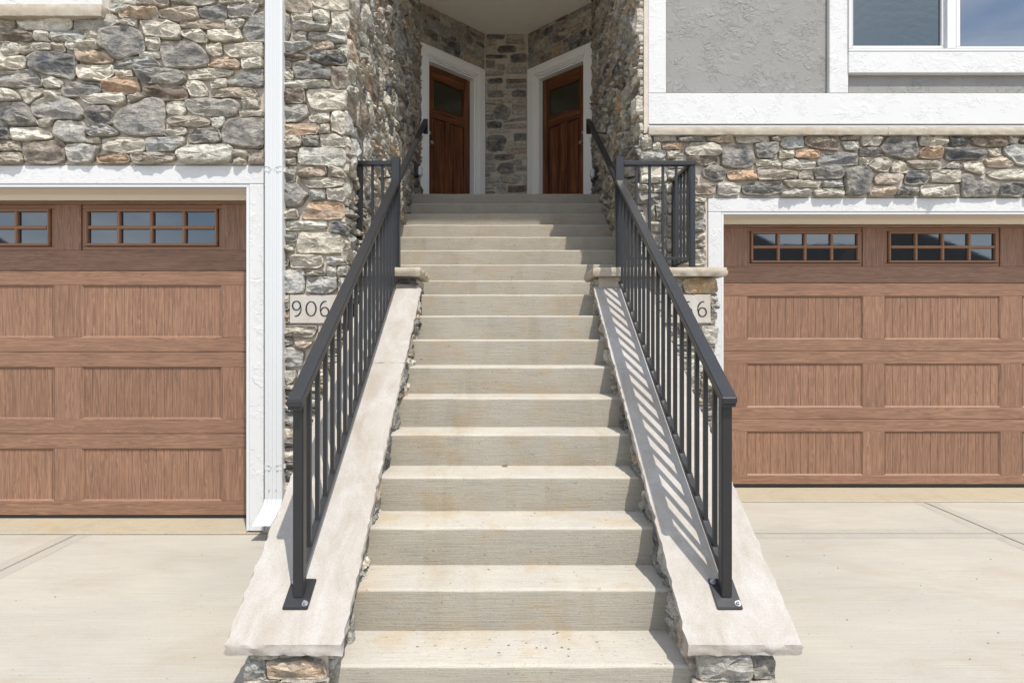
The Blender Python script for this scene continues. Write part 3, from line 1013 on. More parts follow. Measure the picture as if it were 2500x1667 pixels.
LEFT = """b 712,10 800,8 885,35 880,60 745,98 712,75|t 885,-20 1085,-20 1092,50 1060,62 890,35|b 1095,-20 1395,-20 1375,45 1260,52 1105,25|w 1415,-20 1620,-20 1625,35 1420,38
t 1635,-20 1685,-20 1685,50 1640,30|q 770,95 850,65 1020,65 1020,130 790,132|t 1030,90 1100,72 1265,60 1280,130 1240,148 1150,150 1035,125|G 1285,70 1400,45 1450,60 1455,130 1380,142 1290,118
g 1468,48 1660,45 1655,70 1620,125 1470,128|w 115,98 470,115 482,160 465,200 340,212 165,195 120,150|t -60,110 90,105 115,175 95,190 -60,190|m 490,165 520,125 620,105 740,110 775,150 700,195 610,208 495,200
b 785,138 888,138 880,185 790,170|w 905,150 980,140 1100,150 1165,185 1165,255 1060,260 945,235|t 1168,155 1260,145 1448,145 1450,200 1340,202 1175,195|b 1455,145 1570,140 1565,175 1520,200 1460,200
G 1565,170 1620,115 1700,80 1780,80 1840,110 1865,200 1850,260 1790,282 1590,275 1565,225|G 645,215 740,180 840,185 920,230 945,290 930,330 800,382 740,370 655,310|d -60,200 130,200 240,235 240,275 120,285 -60,280
w 248,220 330,222 325,275 250,272|m 345,212 555,208 560,265 450,280 350,270|b 565,212 640,212 635,272 568,268|b 40,290 70,280 135,300 138,355 60,370 30,345|b 145,290 335,290 345,330 200,355 155,360|b 350,290 420,290 425,338 355,338
w 445,280 640,275 648,325 480,333 445,320|w 950,258 1035,258 1040,310 1015,335 955,330|w 1175,215 1290,208 1340,250 1330,285 1260,280 1185,250|w 1345,212 1540,205 1550,265 1420,282 1345,270
G 1040,300 1100,275 1200,272 1270,300 1345,380 1335,420 1240,445 1060,440 1042,370|b 1325,300 1420,292 1425,345 1380,380 1330,340|b 1435,300 1600,288 1685,290 1685,380 1500,380 1440,345|q 505,335 620,338 700,365 745,400 690,418 530,405 508,370
w 905,345 1030,340 1035,380 950,382 905,370|w -60,380 180,375 185,420 165,455 60,450 -60,440|k 195,380 290,345 420,348 505,385 505,470 470,520 330,490 215,450 195,410|m 745,435 830,385 960,378 1040,420 1030,448 870,450 750,445
o 1340,430 1400,385 1500,380 1545,420 1530,445 1390,448|w 1555,390 1685,388 1685,440 1560,448|w 510,430 620,435 735,430 740,480 690,528 540,520 510,490|w 750,458 855,455 862,498 755,500
G 865,450 960,455 1060,455 1195,470 1195,530 1120,555 950,550 900,510|b 1210,480 1280,455 1430,452 1500,470 1480,490 1350,515 1215,518|G 1460,530 1520,490 1610,460 1685,455 1685,565 1570,565 1470,545|m -60,490 100,470 200,462 265,500 290,555 270,565 100,565 -60,565
b 285,500 330,495 415,535 410,570 310,572|b 1355,515 1450,515 1455,565 1360,570|G 415,575 470,550 600,535 665,555 660,600 560,620 430,628|o 670,540 760,505 880,510 908,570 895,605 760,612 670,600
w 1200,560 1230,535 1295,535 1340,580 1330,625 1240,632|d 920,575 1060,555 1190,560 1215,625 1180,645 1050,650 960,620|t 1355,600 1450,580 1620,575 1650,610 1640,630 1360,632|w -60,600 40,580 110,590 145,640 60,655 -60,655
b 150,590 190,572 290,578 285,605 200,672 175,660|b 295,590 400,588 400,625 310,632|w 522,620 600,610 810,612 815,665 780,680 600,672 545,655|w 835,625 920,610 955,625 900,645 838,662
m 1190,645 1290,640 1420,648 1520,650 1540,690 1510,745 1380,752 1250,738 1205,700|b 1555,640 1660,638 1660,700 1570,705|k -60,700 60,662 150,660 220,720 255,780 240,810 90,812 30,770|m 215,690 270,640 420,635 500,655 548,730 530,768 330,772 240,750
k 555,720 610,682 700,690 742,730 725,795 620,798 565,765|G 745,760 830,690 960,640 1040,650 1065,720 1058,860 940,880 800,870 755,820|w 1075,680 1110,660 1185,665 1195,720 1170,748 1085,735|b 1540,720 1580,708 1685,715 1685,750 1545,752
t 1080,780 1130,752 1290,752 1355,765 1350,800 1260,818 1090,815|w 1365,770 1440,758 1440,800 1400,825 1368,810|w 260,780 355,775 350,800 300,818 262,805|k -60,790 80,820 82,890 -60,895|w 92,825 240,820 340,855 345,895 240,905 100,900
g 350,845 385,785 540,785 565,830 565,900 540,922 430,915 370,880|m 570,810 700,808 770,850 750,870 620,880 572,865|b 1062,850 1120,822 1200,830 1205,860 1150,875 1065,872|G 1210,880 1270,830 1400,835 1422,900 1380,920 1220,918
G 1425,840 1480,765 1685,760 1685,955 1540,952 1440,905|b 570,885 650,885 655,918 575,920|b 665,900 740,890 925,895 940,930 935,970 820,985 680,970|g 948,890 1185,885 1188,925 1120,970 955,985
t 20,925 80,910 140,915 148,968 30,970|b -60,910 15,912 15,970 -60,970|d 165,950 250,912 400,910 440,945 420,1040 300,1050 180,1035|g 445,940 540,928 650,950 625,1000 600,1040 480,1045 448,1005
w 1130,990 1200,940 1400,935 1490,935 1498,1000 1480,1035 1350,1048 1180,1040|b 1500,970 1590,970 1585,1005 1505,1005|t 1595,985 1640,965 1685,970 1685,1050 1600,1050|t -60,985 140,980 165,1020 150,1045 -60,1050
o 628,1000 740,985 830,1000 838,1035 800,1048 640,1045|t 845,995 980,985 1120,988 1125,1030 1000,1045 870,1050|b 1505,1018 1580,1015 1575,1055 1508,1055"""

PIER = """t 1700,-20 1950,-20 1985,40 1970,95 1880,95 1700,40|b 2000,10 2130,-20 2220,-20 2225,80 2100,80 2000,50|b 1868,105 2000,105 2000,150 1880,150|w 2010,85 2110,85 2110,150 2070,158 2008,130
g 1880,165 1980,155 2105,165 2095,205 1890,208|w 2125,92 2220,95 2230,160 2220,218 2130,215|b 1870,218 1960,215 1960,272 1872,275|g 1975,222 2210,225 2215,285 2100,280 1980,260|g 1780,290 1980,280 1990,310 1880,340 1780,338
q 2010,285 2130,280 2140,320 2060,335 2012,320|b 2150,310 2200,300 2235,350 2220,385|d 1780,350 1950,348 1955,380 1880,395 1780,392|k 1980,360 2010,345 2210,345 2225,400 2215,425 2060,420 1990,390|G 1780,405 1860,405 1860,445 1780,445
k 1880,430 1910,405 2000,410 2115,455 2110,510 1990,520 1895,510|b 1780,450 1850,450 1880,495 1870,520 1780,522|d 2125,440 2210,440 2225,500 2215,570 2150,575 2125,540|w 1800,530 2000,530 2105,535 2105,565 1950,575 1800,570
d 1780,585 1945,585 1950,670 1780,668|b 1970,590 2080,585 2215,590 2210,705 2130,720 2000,710 1980,660|m 1780,690 1960,680 1980,740 1900,785 1780,785|b 1980,760 2010,725 2105,725 2110,780 2070,798 1985,785|w 2120,760 2150,725 2200,730 2210,840 2190,865 2125,840
o 1780,805 2030,800 2035,860 1880,875 1780,875|b 2040,812 2110,810 2108,860 2045,855|b 1780,885 1925,880 1935,935 1870,950 1780,945|G 1945,880 2035,880 2035,940 1948,935|w 2050,870 2140,865 2215,900 2210,945 2060,945
t 1835,965 1905,960 1905,1005 1838,1005|w 1905,1000 1930,955 2100,950 2190,960 2215,1010 2205,1060 2120,1065 1910,1060|b 1835,1020 1895,1020 1890,1055 1838,1055|t 1780,975 1825,985 1825,1055 1780,1055
G 1780,1075 1890,1070 1890,1165 1850,1170 1780,1170|t 1905,1115 1980,1080 2080,1072 2090,1120 2060,1135 1910,1132|t 2110,1072 2180,1085 2215,1130 2200,1145 2110,1130|b 1910,1160 1960,1142 2080,1142 2190,1150 2195,1185 2120,1205 1980,1200
G 1780,1180 1900,1180 1970,1240 1930,1310 1870,1325 1780,1300|g 1985,1225 2080,1220 2085,1270 1990,1280|w 2095,1218 2200,1212 2215,1260 2200,1290 2100,1275|o 1930,1370 1990,1300 2180,1295 2205,1330 2195,1400 2040,1405 1935,1400
b 1780,1345 1900,1345 1915,1395 1780,1408|w 1825,1425 1920,1418 2085,1420 2090,1460 1960,1470 1830,1472|k 2105,1430 2160,1418 2235,1465 2230,1505 2120,1490|w 1905,1525 1930,1490 2180,1495 2195,1545 2190,1615 2100,1620 1910,1615
G 1780,1495 1895,1495 1895,1540 1780,1545|b 1780,1570 1885,1570 1880,1605 1780,1610|w 1860,1645 1880,1630 2060,1635 2070,1695 2030,1713 1870,1710|t 1780,1635 1850,1665 1840,1700 1780,1710|g 2095,1645 2190,1645 2225,1685 2100,1695
b 2202,1515 2235,1535 2235,1590 2202,1595|w 2095,1705 2150,1700 2150,1760 2098,1760|w 2165,1710 2225,1705 2220,1755 2168,1760|b 1950,1735 2075,1730 2080,1755 1955,1757|g 1780,1735 1930,1720 1945,1765 1940,1855 1870,1873 1780,1870
g 1970,1775 2150,1770 2160,1845 2100,1870 1970,1870|b 1780,1890 1850,1890 1850,1975 1780,1985|q 1780,2000 1850,1997 1850,2055 1780,2060|t 1780,2085 1900,2080 2030,2085 2010,2140 1940,2150 1780,2140|g 1780,2155 1860,2150 1875,2185 1850,2200 1780,2200
q 1890,2185 1950,2170 2010,2175 1960,2225 1900,2210|g 1780,2225 1880,2220 1950,2255 1930,2335 1780,2340|b 1780,2370 1890,2365 1895,2415 1850,2445 1780,2445|b 2040,2090 2150,2085 2200,2120 2190,2160 2050,2165|m 2030,2180 2190,2175 2200,2260 1980,2265
t 1965,2285 2190,2280 2195,2340 1970,2345|w 1910,2365 2100,2355 2110,2430 1915,2440|g 2120,2360 2220,2355 2225,2440 2125,2440|b 2170,1780 2228,1775 2228,1865 2170,1870"""

BAND = """w 150,790 200,785 205,855 160,862|g 218,782 345,780 348,815 225,820|m 355,785 500,780 505,815 370,820|q 525,785 660,785 670,820 600,828 530,812|b 690,790 870,785 880,815 780,828 695,825|b 890,785 940,785 942,815 895,812|w 215,830 255,828 260,862 218,862
o 272,830 395,830 390,860 275,862|g 150,880 280,870 292,895 270,915 150,918|b 300,875 388,870 385,915 298,915|b 400,870 430,830 560,825 600,850 605,890 560,902 420,900|d 405,912 580,910 585,935 520,955 470,950|k 610,860 640,842 740,845 790,870 795,960 740,975 612,960
G 795,835 850,825 930,830 930,870 905,910 810,905|g 955,790 1070,780 1080,850 1000,862 950,840|d 1085,795 1180,780 1270,790 1275,865 1150,862 1090,830|t 1285,785 1395,785 1390,808 1290,808|g 1295,825 1385,822 1380,868 1320,868|b 1405,785 1480,780 1525,805 1500,845 1415,845
k 1515,855 1560,785 1720,778 1728,900 1690,918 1600,910 1525,875|b 1735,790 1890,785 1895,830 1840,848 1740,840|k 1905,790 1960,780 2025,800 2015,835 1920,845|d 2035,800 2100,780 2230,790 2240,840 2150,850 2040,830|b 2248,790 2300,790 2298,830 2250,828
G 2310,790 2420,788 2420,828 2320,825|b 938,875 1015,870 1020,912 940,912|o 1028,880 1060,865 1170,872 1165,905 1120,915 1030,908|G 1400,858 1500,855 1530,895 1450,900 1402,895|o 1735,880 1770,855 1862,852 1865,910 1800,918 1738,912|k 1870,858 1980,855 2110,860 2120,900 2080,920 1900,925
b 2130,862 2205,860 2205,895 2140,900|g 2215,860 2260,840 2420,842 2420,960 2290,950 2230,900|b 805,930 940,918 948,955 810,958|G 1155,930 1190,885 1380,882 1388,950 1240,955 1160,955|b 955,940 1010,920 1150,935 1140,970 1060,978 960,965|w 1400,915 1450,915 1440,950 1402,955
b 1445,955 1490,915 1550,915 1575,950 1550,990 1490,990|b 1580,960 1605,925 1640,935 1675,980 1660,998 1585,995|t 1660,930 1760,925 1865,930 1855,965 1740,975 1690,955|g 1870,970 1920,938 1975,940 1975,975|b 1985,940 2050,932 2105,955 2105,1010 2060,1000 1988,975
q 2115,920 2220,910 2280,945 2250,965 2130,962|G 495,985 540,955 600,960 632,1000 620,1035 560,1045 505,1020|o 640,1000 690,985 800,990 812,1030 720,1040 650,1035|t 812,970 900,965 1030,995 1035,1025 940,1035 820,1035|t 1045,1010 1085,985 1130,1010 1128,1035 1050,1035
G 1140,975 1190,962 1290,965 1305,1005 1290,1030 1150,1030|k 1312,980 1350,968 1440,970 1475,1005 1440,1105 1410,1130 1320,1120|t 1480,1030 1510,1000 1640,1005 1650,1030 1600,1060 1490,1060|k 1655,1040 1680,985 1770,985 1795,1025 1770,1065 1665,1060
b 1802,985 1968,985 1968,1055 1800,1050|k 1978,1010 2030,1002 2110,1035 2188,1055 2185,1130 1985,1130|b 2130,990 2200,978 2420,975 2420,1040 2220,1035 2140,1020|t 455,1080 520,1055 575,1075 570,1115 460,1120|g 585,1060 640,1048 720,1065 705,1120 640,1128 585,1120
k 725,1075 800,1052 955,1050 950,1110 870,1130 735,1120|b 960,1045 1080,1040 1175,1050 1160,1080 1000,1080|g 1185,1050 1290,1045 1305,1075 1190,1080|g 950,1105 1000,1090 1100,1092 1120,1115 1100,1130 955,1130|b 1135,1100 1200,1088 1308,1090 1306,1125 1140,1132
q 1450,1110 1480,1080 1590,1080 1600,1120 1520,1130 1455,1128|G 1608,1090 1640,1080 1725,1090 1720,1130 1610,1132|b 1745,1075 1830,1068 1960,1070 1965,1130 1745,1130|k 2195,1070 2240,1058 2330,1058 2340,1095 2320,1132 2195,1130|G 2345,1060 2420,1058 2420,1130 2345,1130
b 455,1135 515,1132 515,1165 458,1168|G 452,1180 510,1175 515,1225 456,1242|G 452,1265 512,1260 517,1325 456,1332|b 455,1345 512,1342 510,1380 460,1385|b 455,1395 505,1395 512,1420 458,1424|b 452,1435 520,1432 520,1520 455,1525
w 300,930 380,925 390,965 310,972|g 300,985 400,980 440,1000 480,1045 360,1048 305,1035|w 150,1000 285,1005 300,1030 280,1055 150,1055|b 150,1070 205,1068 210,1105 160,1110|w 220,1070 275,1068 280,1105 225,1112|m 140,1120 260,1118 275,1150 250,1190 145,1160
w 290,1060 350,1058 440,1070 440,1100 295,1110|b 290,1125 440,1122 445,1165 300,1170|g 190,1190 220,1188 222,1250 192,1255|m 235,1190 280,1188 290,1260 238,1270|w 300,1180 440,1180 440,1225 305,1230|b 190,1275 280,1280 275,1340 195,1320
b 300,1245 440,1240 440,1300 305,1300|t 300,1315 440,1315 440,1360 300,1365|g 195,1350 285,1352 280,1420 200,1430|b 300,1380 440,1375 440,1440 300,1445|w 200,1445 285,1440 285,1520 200,1520|g 300,1460 440,1455 440,1520 300,1525"""


def traced(txt, fr, sc, ox, d):
    out = []
    for item in txt.replace('\n', '|').split('|'):
        a = item.split()
        pl = []
        for q in a[1:]:
            x, y = q.split(',')
            p = P(ox + float(x) * sc, float(y) * sc, d)
            pl.append((p.x, p.z))
        out.append((pl, a[0]))
    return out


# --- left house front
frL = Frame((0, D_LWALL, 0), (1, 0, 0))
wl_ = thing('stone_wall', 'sunlit fieldstone wall over the left garage door and beside it, behind the white downspout', 'wall', (-2.3, D_LWALL, 0.0), 'fieldstone walls of the two houses')
x_l0, x_l1 = P(-420, 0, 1).x * D_LWALL, XL
z_trim = V(0, 380, D_LWALL).z
z_low = -0.12
mb = MB(); mb.box(-6.2, P(640, 0, D_LWALL).x, D_LWALL, D_LWALL + .22, z_trim + 0.002, 6.6); part('mortar_bed', mb, M['mortar'], wl_)
mb = MB(); mb.box(P(640, 0, D_LWALL).x + .001, x_l1, D_LWALL, D_LWALL + .30, z_low, 6.6); part('mortar_bed', mb, M['mortar'], wl_)
itemsL = traced(LEFT, frL, S1, 0, D_LWALL)
itemsP = traced(PIER, frL, S1, 0, D_LWALL)
rng = random.Random(5)
top_z = P(0, -8, D_LWALL).z
extra = [(pl, pick(rng)) for pl in pack(rng, P(690, 0, D_LWALL).x, x_l1 + .02, z_low, P(0, 938, D_LWALL).z, 0.062, 0.052)]
ledge_x1 = V(250, 0, D_LWALL).x
extra_top = [(pl, pick(rng)) for pl in pack(rng, ledge_x1 + .02, x_l1 + .02, top_z, top_z + .62, 0.07, 0.055)]
lay_stones(wl_, frL, itemsL + itemsP + extra, rng, (0.042, 0.068), limit=300, rank=px_rank(frL), n0=14, it=1)
lay_stones(wl_, frL, extra_top, rng, (0.03, 0.05), limit=0)
# ledge and white stucco at the top left corner
lp = rock_slab(-6.2, ledge_x1, D_LWALL - 0.085, D_LWALL + .05, V(0, 10, D_LWALL - .085).z, V(0, 10, D_LWALL - .085).z, 0.085, random.Random(3), 0.007, 0.006)
led = thing('stone_ledge', 'short limestone ledge under white stucco at the top left corner of the wall', 'ledge', (-4, D_LWALL, V(0, 33, D_LWALL).z))
part('ledge_stone', lp, M['ledge'], led, sharp=35)
mb = MB(); mb.box(-6.2, ledge_x1 - .03, D_LWALL - 0.035, D_LWALL + .02, V(0, 9, D_LWALL - .085).z + .004, 6.6); part('stucco_panel', mb, M['white_stucco'], led, 0.006, 1)

pq = [P(x, y, D_LWALL) for (x, y) in ((711, 789.5), (848, 721))]
plaque(frL, pq[0].x, pq[1].x, pq[0].z, pq[1].z, '906', [P(x, 0, D_LWALL).x for x in (718, 751, 786)], P(0, 772, D_LWALL).z, 36 * D_LWALL / F,
       'pale limestone number plaque with slender black digits 906, beside the white downspout', 0.034)

# --- right house front
frR = Frame((0, D_RWALL, 0), (1, 0, 0))
wr_ = thing('stone_wall', 'fieldstone band over the right garage door, below the stucco, running down behind the landing railing', 'wall', (2.5, D_RWALL, 0.0), 'fieldstone walls of the two houses')
z_rt = V(0, 455, D_RWALL).z
z_ledge0 = V(0, 309, D_RWALL).z
x_tr = V(1625, 0, D_RWALL).x
mb = MB(); mb.box(XR, x_tr - .002, D_RWALL, D_RWALL + .25, -0.1, z_ledge0); part('mortar_bed', mb, M['mortar'], wr_)
mb = MB(); mb.box(x_tr - .001, 7.5, D_RWALL + .001, D_RWALL + .2, z_rt + .002, z_ledge0 - .001); part('mortar_bed', mb, M['mortar'], wr_)
itemsR = traced(BAND, frR, S3, 1500, D_RWALL)
rng = random.Random(6)
ext = [(pl, pick(rng)) for pl in pack(rng, P(2528, 0, D_RWALL).x, P(2528, 0, D_RWALL).x + 1.2, z_rt, z_ledge0, .08, .06)]
low = [(pl, pick(rng)) for pl in pack(rng, XR, x_tr - .02, -0.08, EYE + .5, .07, .055)]
lay_stones(wr_, frR, itemsR, rng, (0.042, 0.068), limit=300, n0=14, it=1)
lay_stones(wr_, frR, ext + low, rng, (0.03, 0.05), limit=0)

# stucco storey above
D_W, D_G = D_RWALL - 0.035, D_RWALL - 0.008
st = thing('stucco_wall', 'white and grey knock-down stucco storey above the right garage, with a window', 'wall', (3.2, D_RWALL, V(0, 288, D_W).z))
def sbox(vx0, vx1, vy0, vy1, d, mat, nm, dd=None, bev=0.006):
    a, b = V(vx0, vy1, d), V(vx1, vy0, d)
    mb = MB(); mb.box(a.x, b.x, d, dd or D_RWALL + .18, a.z, b.z); return part(nm, mb, mat, st, bev, 1)
TOPV = -420
sbox(1489, 1530, TOPV, 214.5, D_W, M['white_stucco'], 'trim_board')
sbox(1489, 3400, 214.6, 285.5, D_W, M['white_stucco'], 'trim_board')
sbox(1905, 1949, TOPV, 214.5, D_W, M['white_stucco'], 'trim_board')
sbox(1949.1, 3400, 118, 168, D_W - .012, M['white_stucco'], 'trim_board')
sbox(1530.1, 1904.9, TOPV, 214.4, D_G + .012, M['grey_stucco'], 'stucco_panel', bev=0)
sbox(1949.1, 3400, 168.1, 214.4, D_G + .012, M['grey_stucco'], 'stucco_panel', bev=0)
sbox(1489, 3400, 285.8, 288.6, D_W + .012, M['seal'], 'flashing', bev=0)
sbox(1489, 3400, 288.8, 291.5, D_W - .004, M['vinyl'], 'drip_edge', bev=0)
for (a, b, nm) in ((V(1491, 0, 5.26).x, V(2040, 0, 5.26).x, 1), (V(2042, 0, 5.26).x, 6.0, 2)):
    zt = V(0, 292, D_RWALL - .075).z
    mb = rock_slab(a, b, D_RWALL - .075, D_RWALL + .04, zt, zt, V(0, 292, 5.265).z - V(0, 309.5, 5.265).z, random.Random(40 + nm), 0.007, 0.006)
    part('ledge_stone', mb, M['ledge'], st, sharp=35)

# window
D_WIN = D_RWALL - 0.03
win = thing('window', 'white vinyl sliding window with two panes in the white stucco, top right', 'window', V(2152, 118, D_WIN))
def wbox(vx0, vx1, vy0, vy1, d0, d1, mat, nm, par, bev=0.003):
    a, b = V(vx0, vy1, d0), V(vx1, vy0, d0)
    mb = MB(); mb.box(a.x, b.x, d0, d1, a.z, b.z); return part(nm, mb, mat, par, bev, 1)
WT = -330
f1 = wbox(1950, 3050, 112, 117.8, D_WIN - .02, D_RWALL + .1, M['vinyl'], 'frame', win)
wbox(1950, 1957, WT, 111.8, D_WIN - .02, D_RWALL + .1, M['vinyl'], 'frame', win)
wbox(2176, 2196, WT, 111.8, D_WIN - .02, D_RWALL + .1, M['vinyl'], 'mullion', win)
sa = wbox(1957.2, 2175.8, 105.5, 111.6, D_WIN + .012, D_RWALL + .1, M['vinyl'], 'sash', win)
wbox(2163, 2175.8, WT, 105.3, D_WIN + .012, D_RWALL + .1, M['vinyl'], 'stile', sa)
wbox(1957.2, 1960, WT, 105.3, D_WIN + .012, D_RWALL + .1, M['vinyl'], 'stile', sa)
p1 = wbox(1960.1, 2162.9, WT, 105.2, D_WIN + .035, D_WIN + .045, M['wpane'], 'pane', sa, 0)
sb = wbox(2196.2, 3050, 107, 111.6, D_WIN + .0, D_RWALL + .1, M['vinyl'], 'sash', win)
wbox(2196.2, 2206, WT, 106.8, D_WIN + .0, D_RWALL + .1, M['vinyl'], 'stile', sb)
p2 = wbox(2206.1, 3050, WT, 106.8, D_WIN + .022, D_WIN + .032, M['wpane_sky_tint'], 'pane', sb, 0)


# ------------------------------------------------------------------ garage doors and their surrounds
def garage_surround(nm, label, dw, dd, x_in, x_out, vtop0, vtop1, vz_soff, far):
    """white stucco trim round a garage opening; x_in / x_out are the inner and outer edges of the visible upright"""
    r = thing('door_surround', label, 'trim', ((x_in + x_out) / 2, dw, 0.0), 'white stucco surrounds of the garage doors')
    f = dw - 0.012
    zt, zi = V(0, vtop0, f).z, V(0, vtop1, f).z
    zb = ground_z(dw) + .015
    lo, hi = min(x_in, x_out), max(x_in, x_out)
    mb = MB(); mb.box(lo, hi, f, dw + .2, zb, zi); part('upright', mb, M['white_stucco'], r, 0.006, 1)
    hx0, hx1 = (far, x_out) if x_out > far else (x_out, far)
    mb = MB(); mb.box(hx0, hx1, f, dw + .2, zi + .0005, zt); part('header', mb, M['white_stucco'], r, 0.006, 1)
    # smooth inner bead
    s = 1 if x_out > x_in else -1
    bw = 0.022
    mb = MB(); mb.box(x_in - s * bw, x_in - s * 0.0005, f + .006, dd + .05, zb, zi - bw); part('bead', mb, M['vinyl'], r, 0.003, 1)
    a, b = (far, x_in) if far < x_in else (x_in, far)
    mb = MB(); mb.box(a, b, f + .006, f + .05, zi - bw + .0005, zi - .0005); part('bead', mb, M['vinyl'], r, 0.003, 1)
    # soffit board and stop above the door
    zs = V(0, vz_soff, dd - .012).z
    a2, b2 = (far, x_in - s * bw - .001) if far < x_in else (x_in - s * bw + .001, far)
    if a2 > b2: a2, b2 = b2, a2
    mb = MB(); mb.box(a2, b2, f + .051, dd + .06, zi - bw + .010, zi + .08); part('soffit', mb, M['soffit'], r)
    mb = MB(); mb.box(a2, b2, dd - .012, dd + .02, zs, zi - bw + .0095); part('stop', mb, M['soffit'], r)
    return r


def garage_door(label, d, edge_x, direction, px0, pw, pitch, npan, rows, joints, vbot, winrow, wx, grooves):
    """sectional door; px0: left edge of the panel nearest the visible side (view px), repeated by pitch"""
    K = 1.06293 * d / F
    X = lambda vx: V(vx, 0, d).x
    Z = lambda vy: V(0, vy, d).z
    x_far = X(px0 + direction * pitch * (npan - 1)) + (-0.12 if direction < 0 else pw * K + 0.12)
    xa, xb = min(edge_x, x_far), max(edge_x, x_far)
    r = thing('garage_door', label, 'garage door', ((xa + xb) / 2, d, Z(vbot)), 'brown wood-grain garage doors')
    cols = sorted(X(px0 + direction * pitch * k) for k in range(npan))
    w_ = pw * K
    for si in range(4):
        zt, zb = Z(joints[si]) - .002, Z(joints[si + 1]) + .002
        if si == 0:
            # top section with windows
            za, zc = Z(winrow[0]), Z(winrow[1])
        else:
            za, zc = Z(rows[si - 1][0]), Z(rows[si - 1][1])
        sec = MB()
        # rails and stiles: top rail, bottom rail
        sec.box(xa, xb, d, d + .045, za, zt); sec.box(xa, xb, d, d + .045, zb, zc)
        so = part('section', sec, M['gx'], r, 0.0025, 1)
        edges = [xa] + [e for c in cols for e in (c, c + w_)] + [xb]
        for k in range(0, len(edges), 2):
            a, b = edges[k], edges[k + 1]
            if b - a < .005: continue
            mb = MB(); mb.box(a, b, d + .0004, d + .045, zc + .0003, za - .0003); part('stile', mb, M['gz'], so, 0.0025, 1)
        for c in cols:
            a, b = c, c + w_
            if si == 0:
                fw = MB(); t = 0.020; t2 = 0.032
                # stepped outer moulding
                for (u0, u1, v0, v1) in ((a, b, za - t2, za), (a, b, zc, zc + t2), (a, a + t2, zc + t2, za - t2), (b - t2, b, zc + t2, za - t2)):
                    fw.box(u0 + .0006, u1 - .0006, d + .012, d + .040, v0 + .0006, v1 - .0006)
                ia, ib, iz0, iz1 = a + t2 + .004, b - t2 - .004, zc + t2 + .004, za - t2 - .004
                part('moulding', fw, M['gframe'], so, 0.004, 2)
                fr = MB(); q = 0.020
                fr.box(ia, ib, d - .010, d + .03, iz1 - q, iz1); fr.box(ia, ib, d - .010, d + .03, iz0, iz0 + q)
                fr.box(ia, ia + q, d - .010, d + .03, iz0 + q, iz1 - q); fr.box(ib - q, ib, d - .010, d + .03, iz0 + q, iz1 - q)
                iw = (ib - ia - 2 * q); ih = (iz1 - iz0 - 2 * q); mw = 0.026
                pwid = (iw - 3 * mw) / 4; phei = (ih - mw) / 2
                fr.box(ia + q, ib - q, d - .008, d + .03, iz0 + q + phei, iz0 + q + phei + mw)
                for j in (1, 2, 3):
                    u = ia + q + j * pwid + (j - 1) * mw
                    fr.box(u, u + mw, d - .0085, d + .03, iz0 + q, iz1 - q)
                wf = part('window_frame', fr, M['gframe'], so, 0.005, 2)
                for j in range(4):
                    for i in range(2):
                        u = ia + q + j * (pwid + mw); v_ = iz0 + q + i * (phei + mw)
                        mb = MB(); mb.box(u + .0006, u + pwid - .0006, d + .016, d + .020, v_ + .0006, v_ + phei - .0006)
                        part('pane', mb, M['pane'], so)
            else:
                # recessed field of planks with narrow V grooves
                mb = MB(); dep = 0.012; bev = 0.012; sbv = 0.012 if direction > 0 else 0.022
                prof = []
                n = grooves
                u0, u1 = a + sbv, b - sbv
                for k in range(n):
                    s0 = u0 + (u1 - u0) * k / n; s1 = u0 + (u1 - u0) * (k + 1) / n
                    gw = 0.0022
                    prof += [(s0 + gw, dep), (s1 - gw, dep)]
                    if k < n - 1: prof += [(s1, dep + 0.003)]
                z0_, z1_ = zc + bev, za - bev
                top = [(u, d + y, z1_) for u, y in prof]; bot = [(u, d + y, z0_) for u, y in prof]
                N = len(prof)
                mb.add(bot + top, [(k, k + 1, N + k + 1, N + k) for k in range(N - 1)])
                # bevelled reveal
                o = [(a, d + .0012, zc), (b, d + .0012, zc), (b, d + .0012, za), (a, d + .0012, za)]
                i_ = [(u0, d + dep, z0_), (u1, d + dep, z0_), (u1, d + dep, z1_), (u0, d + dep, z1_)]
                mb.add(o + i_, [(0, 1, 5, 4), (1, 2, 6, 5), (2, 3, 7, 6), (3, 0, 4, 7)])
                part('panel', mb, M['gz'], so, recalc=False)
    mb = MB(); mb.box(xa, xb, d + .004, d + .04, Z(vbot) - .0225, Z(vbot) - .001); part('bottom_seal', mb, M['seal'], r, 0.004, 2)
    mb = MB(); mb.box(xa, xb, d + .051, d + .10, Z(vbot) - .03, Z(joints[0]) + .05); part('backing', mb, M['shade'], r)
    return r


xl_in, xl_out = V(573, 0, D_LWALL).x, V(607.5, 0, D_LWALL).x
garage_surround('l', 'white stucco surround of the left garage door, next to the downspout', D_LWALL, D_LDOOR, xl_in, xl_out, 380, 423, 460, -6.0)
garage_door('brown wood-grain garage door, left, with plain grey window panes', D_LDOOR, V(574, 0, D_LDOOR).x, -1, 186, 324, 385, 4,
            [(655, 775), (843, 962), (1030, 1150)], [461, 622, 808, 996, 1183], 1183, (470, 575), None, 17)
xr_in, xr_out = V(1656, 0, D_RWALL).x, V(1625, 0, D_RWALL).x
garage_surround('r', 'white stucco surround of the right garage door, beside the stone pedestal', D_RWALL, D_RDOOR, xr_in, xr_out, 455, 487, 515, 7.0)
garage_door('brown wood-grain garage door, right, its panes reflecting dark roofs', D_RDOOR, V(1655, 0, D_RDOOR).x, 1, 1716, 266, 316, 4,
            [(680, 779), (835, 935), (991, 1091)], [516, 650, 807, 963, 1112], 1112, (523, 612), None, 15)

